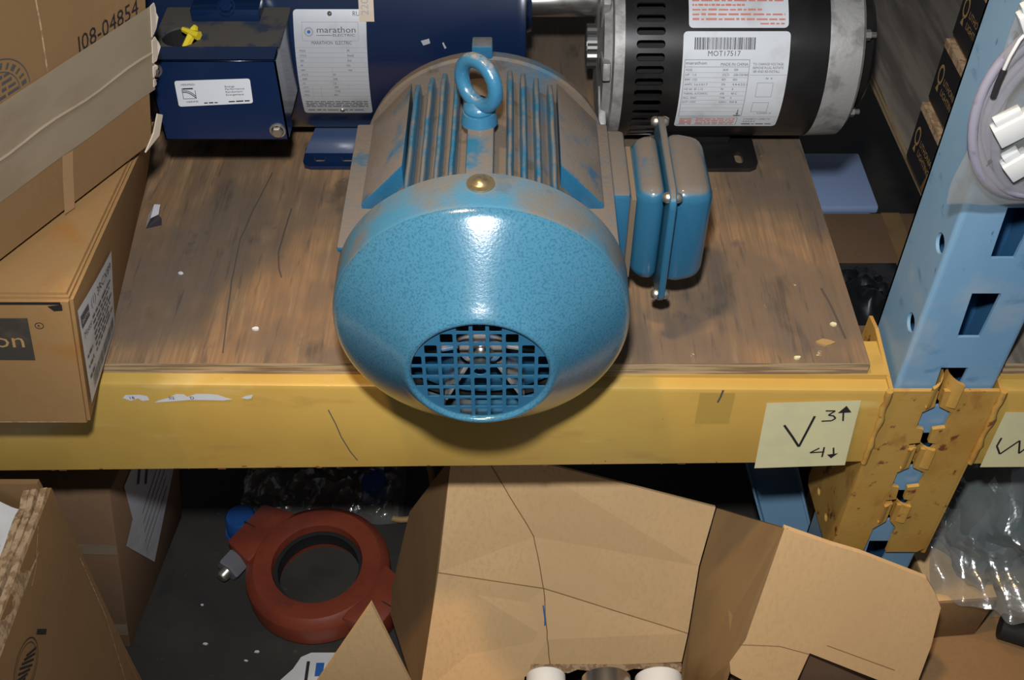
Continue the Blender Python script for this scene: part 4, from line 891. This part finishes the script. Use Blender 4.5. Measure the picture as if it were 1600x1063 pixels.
# ------------------------------------------------------------------ red grooved coupling
rc = thing('pipe_coupling', 'rust red iron pipe coupling lying flat on the dark floor', 'pipe fitting', (-.25, .193, 0))
CX_, CY_ = -.2500, .1930; W0 = T(CX_, CY_, 0)
b = MB(); b.lathe([(.0, .082), (.008, .0925), (.037, .0925), (.040, .0915), (.0478, .0825), (.049, .0810), (.049, .0640), (.0475, .0580), (.036, .0565), (.036, .062), (.012, .062), (.012, .0565), (.0, .0565)], W0, 72, closed=True); b.build('housing_ring', M_coup, rc, smooth=35)
b = MB(); b.lathe([(.013, .0615), (.0345, .0615), (.034, .0520), (.026, .0545), (.014, .0520)], W0, 56, closed=True); b.build('gasket', M_rubber, rc, smooth=40)
for s, a in ((1, 148), (1, -32)):
    a = math.radians(a); Rr = W0 @ Matrix.Rotation(a, 4, 'Z')
    b = MB(); b.hexa([(.075,-.044,0), (.122,-.034,.004), (.122,.034,.004), (.075,.044,0), (.075,-.046,.0486), (.122,-.036,.046), (.122,.036,.046), (.075,.046,.0486)], Rr)
    bp_ = b.build('bolt_pad', M_coup, rc, bevel=.004)
    b = MB(); b.box(.084, .123, -.0006, .0006, .002, .0470, Rr); b.build('split_line', M_dark, bp_)
    Bm = Rr @ frame((.104, 0, .023), (1, 0, 0), (0, 0, -1), (0, 1, 0))
    b = MB(); b.lathe([(-.05, 0), (-.05, .0085), (.070, .0085), (.073, .0065), (.073, 0)], Bm, 16); bt = b.build('bolt', M_zinc, bp_, smooth=40)
    b = MB(); b.lathe([(.038, 0), (.038, .0165), (.0395, .0178), (.059, .0178), (.0615, .0158), (.0615, .009), (.062, .0065)], Bm, 6); b.build('nut', mat('galvanised_nut', (.36, .36, .40), .45, .6), bp_)
    b = MB(); b.lathe([(-.048, .0), (-.048, .011), (-.036, .013), (-.036, 0)], Bm, 20); b.build('bolt_head', M_zinc, bp_, smooth=40)

# clutter around the coupling
def cap(loc, r, h, label, tilt):
    M = T(*loc) @ Matrix.Rotation(tilt, 4, 'X'); b = MB()
    t = thing('plastic_plug', label, 'cap', loc, 'blue plastic caps'); b.lathe([(0, r*.9), (.002, r), (h-.003, r*.92), (h, r*.8), (h, 0)], M, 24); b.build('cap_shell', M_bluecap, t, smooth=40)
    b = MB(); b.lathe([(0, r), (0, r*1.12), (.003, r*1.12), (.003, r)], M, 24); b.build('cap_rim', M_bluecap, t, smooth=40)
cap((-.366, .276, .0), .022, .034, 'blue plastic cap on the floor left of the red coupling', 0)
cap((-.190, .335, .0), .020, .036, 'blue plastic cap on the floor behind the red coupling', 0)
rb = thing('cardboard_box', 'reddish brown box lying in the shade behind the red coupling', 'box', (-.25, .46, 0))
b = MB(); b.box(-.345, -.175, .405, .55, 0, .085); b.build('carton_body', mat('red_brown_cardboard', (.16, .062, .032), .7), rb, bevel=.003)
b = MB(); b.box(-.345, -.175, .445, .475, .0852, .0858); b.build('packing_tape', M_ktape, rb)
pl = cloth(lambda u, v: (-.375+.225*u, .285+.11*v+.01*noise.noise(Vector((u*5, 1, v))), max(.003, (.032*sin(PI*v)+.014)*(.5+1.1*abs(noise.noise(Vector((u*7, v*4, 3))))) if 0 < v < 1 and 0 < u < 1 else .003)), 44, 24)
tag(pl.build('plastic_wrap', M_bag2, None, smooth=30), 'crumpled clear plastic wrap behind the red coupling', 'plastic wrap')
b = MB(); b.tube([(-.150+.040*cos(a), .330+.055*sin(a)*.8, .010+.085*max(0, sin(a))) for a in [-1.9+3.6*i/24 for i in range(25)]], .0045, 8)
tag(b.build('strap_loop', M_strap, None, smooth=60), 'tan strap looping up beside the red coupling', 'strap')
wc = thing('white_card', 'white card with a black bar lying on the floor by the flap tip', 'card', (-.24, .05, 0))
b = MB(); b.plate([(-.290, .010), (-.205, .010), (-.205, .092), (-.250, .092), (-.262, .086), (-.270, .070), (-.290, .048)], [], 0.0005, .0025); b.build('card_sheet', M_wplastic, wc)
P = Print().rect(-.254, -.250, .050, .080).rect(-.262, -.256, .035, .048); P.build('black_bar', M_ink, wc, lambda x, y: Vector((x, y, .0030)))
P = Print().rect(-.242, -.232, .060, .078); P.build('blue_mark', M_blueink, wc, lambda x, y: Vector((x, y, .0030)))
for k, (x, y, s) in enumerate(((-.385,.105,.0022), (-.318,.094,.0026), (-.330,.082,.0016), (-.4,.16,.0018))):
    b = MB(); rr = random.Random(k); b.prism([(x+s*(.6+.5*rr.random())*cos(a)*1.6, y+s*(.6+.5*rr.random())*sin(a)) for a in (0, 1.2, 2.4, 3.5, 5)], 0, .0015); tag(b.build('paper_scrap', M_scrap), ('pale scrap on the floor nearest the corner of the labelled brown box', 'pale scrap on the floor just below the lower left of the red coupling', 'tiniest pale scrap on the floor, left of the white card', 'pale scrap on the floor between the labelled box and the coupling nut')[k], 'scrap', 'tiny scraps on the floor')

# ------------------------------------------------------------------ cartons, bag and tube at lower right
t = thing('cardboard_box', 'wide brown box at bottom right under the green bagged parcel', 'box', (.6, .1, 0))
b = MB(); b.box(.402, .78, -.045, .31, 0, .195); b.build('carton_body', M_card, t, bevel=.003)
b = MB(); b.box(.404, .778, .03, .075, .1952, .1956); b.build('packing_tape', M_tape, t)
t = thing('cardboard_box', 'small light brown box resting on the wide box at lower right', 'box', (.47, .08, .195))
b = MB(); b.hexa([(.4300,.004,.1955), (.4935,.009,.1955), (.4935,.15,.1955), (.412,.15,.1955), (.4270,.002,.270), (.4935,.007,.270), (.4935,.15,.270), (.409,.15,.270)]); b.build('carton_body', M_card, t, bevel=.0025)
b = MB(); b.slab([Vector((.428,.004,.2715)), Vector((.4925,.009,.2715)), Vector((.4925,.148,.2715)), Vector((.411,.148,.2715))], .001); b.build('top_flap', M_cardL, t)
t = thing('black_tube', 'smooth black tube lying on the wide box at the right edge', 'tube', (.55, .005, .196))
b = MB(); pr = [(0, .0125), (.001, .0138), (.15, .0138)]
b.lathe([(0, 0)]+pr+[(.15, 0)], frame((.516, .012, .2100), (.4, .92, 0), (0, 0, 1), (.93, -.37, 0)), 24); b.build('tube_wall', M_rubber, t, smooth=50)
b = MB(); b.lathe([(-.0005, 0), (-.0005, .010)], frame((.516, .012, .2100), (.4, .92, 0), (0, 0, 1), (.93, -.37, 0)), 20); b.build('tube_mouth', M_dark, t)
def lump(u, v, g):
    th = 2*PI*u; ph = PI*v
    x, y, z = sin(ph)*cos(th), sin(ph)*sin(th), cos(ph); n = 1+.22*noise.noise(Vector((x*2.2, y*2.2, z*2.2+4)))+.10*noise.noise(Vector((x*6, y*6, z*6)))
    return (.520+.080*g*n*x, .135+.115*g*n*y, max(.2725 if g < 1.05 else .2722, .325+.062*g*n*z-.05*(y < 0)*(-y)))
tg = thing('bagged_parcel', 'dark green parcel in a crumpled clear plastic bag under the right beam', 'parcel', (.52, .135, .272))
cloth(lambda u, v: lump(u, v, 1), 36, 20).build('parcel_body', M_green, tg, smooth=60)
def wrapf(u, v):
    x, y, z = lump(u, v, 1.13); k = .012*noise.noise(Vector((x*16, y*30, z*30)))+.003*noise.noise(Vector((x*60, y*80, z*60)))
    return (x+k, y-abs(k)*.6, max(.2722, z+k))
cloth(wrapf, 80, 44).build('bag_wrap', M_bag2, tg, smooth=25)
def tailf(u, v):
    x = .425+.115*u; y = .075-.115*v*(.55+.45*u)-.0; k = .010*noise.noise(Vector((u*7, v*3, 2)))
    return (x, y+.3*k, .335-.058*v**.7+k+.004*sin(u*19))
cloth(tailf, 40, 24).build('bag_tail', M_bag2, tg, smooth=25)

# ------------------------------------------------------------------ things seen down the gap between the decks
t = thing('cardboard_box', 'dull brown box low in the gap between the two decks', 'box', (.48, .47, 0))
b = MB(); b.box(.370, .62, .365, .590, 0, .30); b.build('carton_body', M_cardD, t, bevel=.003)
b = MB(); b.box(.505, .53, .366, .589, .3002, .3007); b.build('packing_tape', M_ktape, t)
t = thing('storage_bin', 'blue grey storage bin low in the gap between the decks', 'bin', (.43, .66, 0))
b = MB(); b.box(.365, .500, .605, .72, 0, .292); b.build('bin_body', M_bin, t, bevel=.006)
b = MB(); b.box(.360, .505, .600, .725, .290, .302); b.build('bin_lid', M_bin, t, bevel=.003)
dk = cloth(lambda u, v: (.385+.115*u, .370+.115*v, .3012+(.03*sin(PI*u)*sin(PI*v))*(.6+.8*abs(noise.noise(Vector((u*5, v*5, 8)))))), 24, 24)
tag(dk.build('black_bag', mat('black_polythene', (.012, .013, .015), .3), None, smooth=40), 'black plastic bag lying on the dull brown box in the gap', 'plastic bag')

# ------------------------------------------------------------------ bits on the plywood
ps = thing('paper_scrap', 'white paper scrap with a dark face on the plywood beside the low box', 'scrap', (-.324, .19, D))
sc_ = lambda x, y, z: (-.3250+(x+.3220)*.8, .190+(y-.195)*.62, D+z*.8)
b = MB(); b.add([sc_(*p) for p in ((-.3295,.206,.0008), (-.3225,.217,.010), (-.3145,.213,.012), (-.3140,.195,.009), (-.3270,.176,.0008), (-.3215,.186,.009))], [(0,4,5,1), (1,5,3,2)]); b.build('white_face', M_scrap, ps)
b = MB(); b.add([sc_(*p) for p in ((-.3215,.186,.0088), (-.3270,.176,.0006), (-.3105,.184,.0005), (-.3115,.194,.004), (-.3140,.195,.0088))], [(0,1,2,3,4)]); b.build('dark_face', M_ink, ps)
for k, (x, y, s, m, lab) in enumerate(((-.2846,.1184,.0014,M_scrap,'white fleck on the plywood beside the low cardboard box'), (-.2091,.0508,.0020,M_scrap,'pale smear of debris on the plywood left of the teal motor'), (.2529,.0348,.0050,M_strap,'tan wood chip on the plywood near the blue upright'), (.2635,.056,.0022,M_note,'pale yellow crumb on the plywood near the blue upright'), (.2267,.0185,.0022,M_note,'pale yellow speck near the plywood front edge above the note'))):
    b = MB(); rr = random.Random(k+40); b.prism([(x+s*(.7+.5*rr.random())*cos(a)*1.5, y+s*(.5+.5*rr.random())*sin(a)) for a in (0, .9, 1.8, 2.8, 3.6, 4.6, 5.4)], D, D+.0018); tag(b.build('wood_chip' if m in (M_strap,) else 'debris_fleck', m), lab, 'debris')
dk = bpy.data.objects['plywood_deck']
for pts, wd in (([(-.2279,.2614), (-.2371,.2036), (-.2415,.1649), (-.2394,.1087), (-.2354,.0658), (-.2313,.0241)], .0011), ([(-.2019,.2074), (-.2039,.1764), (-.2049,.1451), (-.2014,.125), (-.1975,.1135)], .0014), ([(.270,.040), (.266,.080), (.262,.100)], .002)):
    fine_ = []
    for (a0, b0), (a1, b1) in zip(pts[:-1], pts[1:]): fine_ += [(a0+(a1-a0)*q/4+.0006*noise.noise(Vector((a0*90+q, b0*90, 0))), b0+(b1-b0)*q/4) for q in range(4)]
    P = Print().stroke(fine_+[pts[-1]], wd); P.build('surface_crack', mat('dark_wood_crack', (.075, .058, .045), .9), dk, lambda x, y: Vector((x, y, D+.0003)))
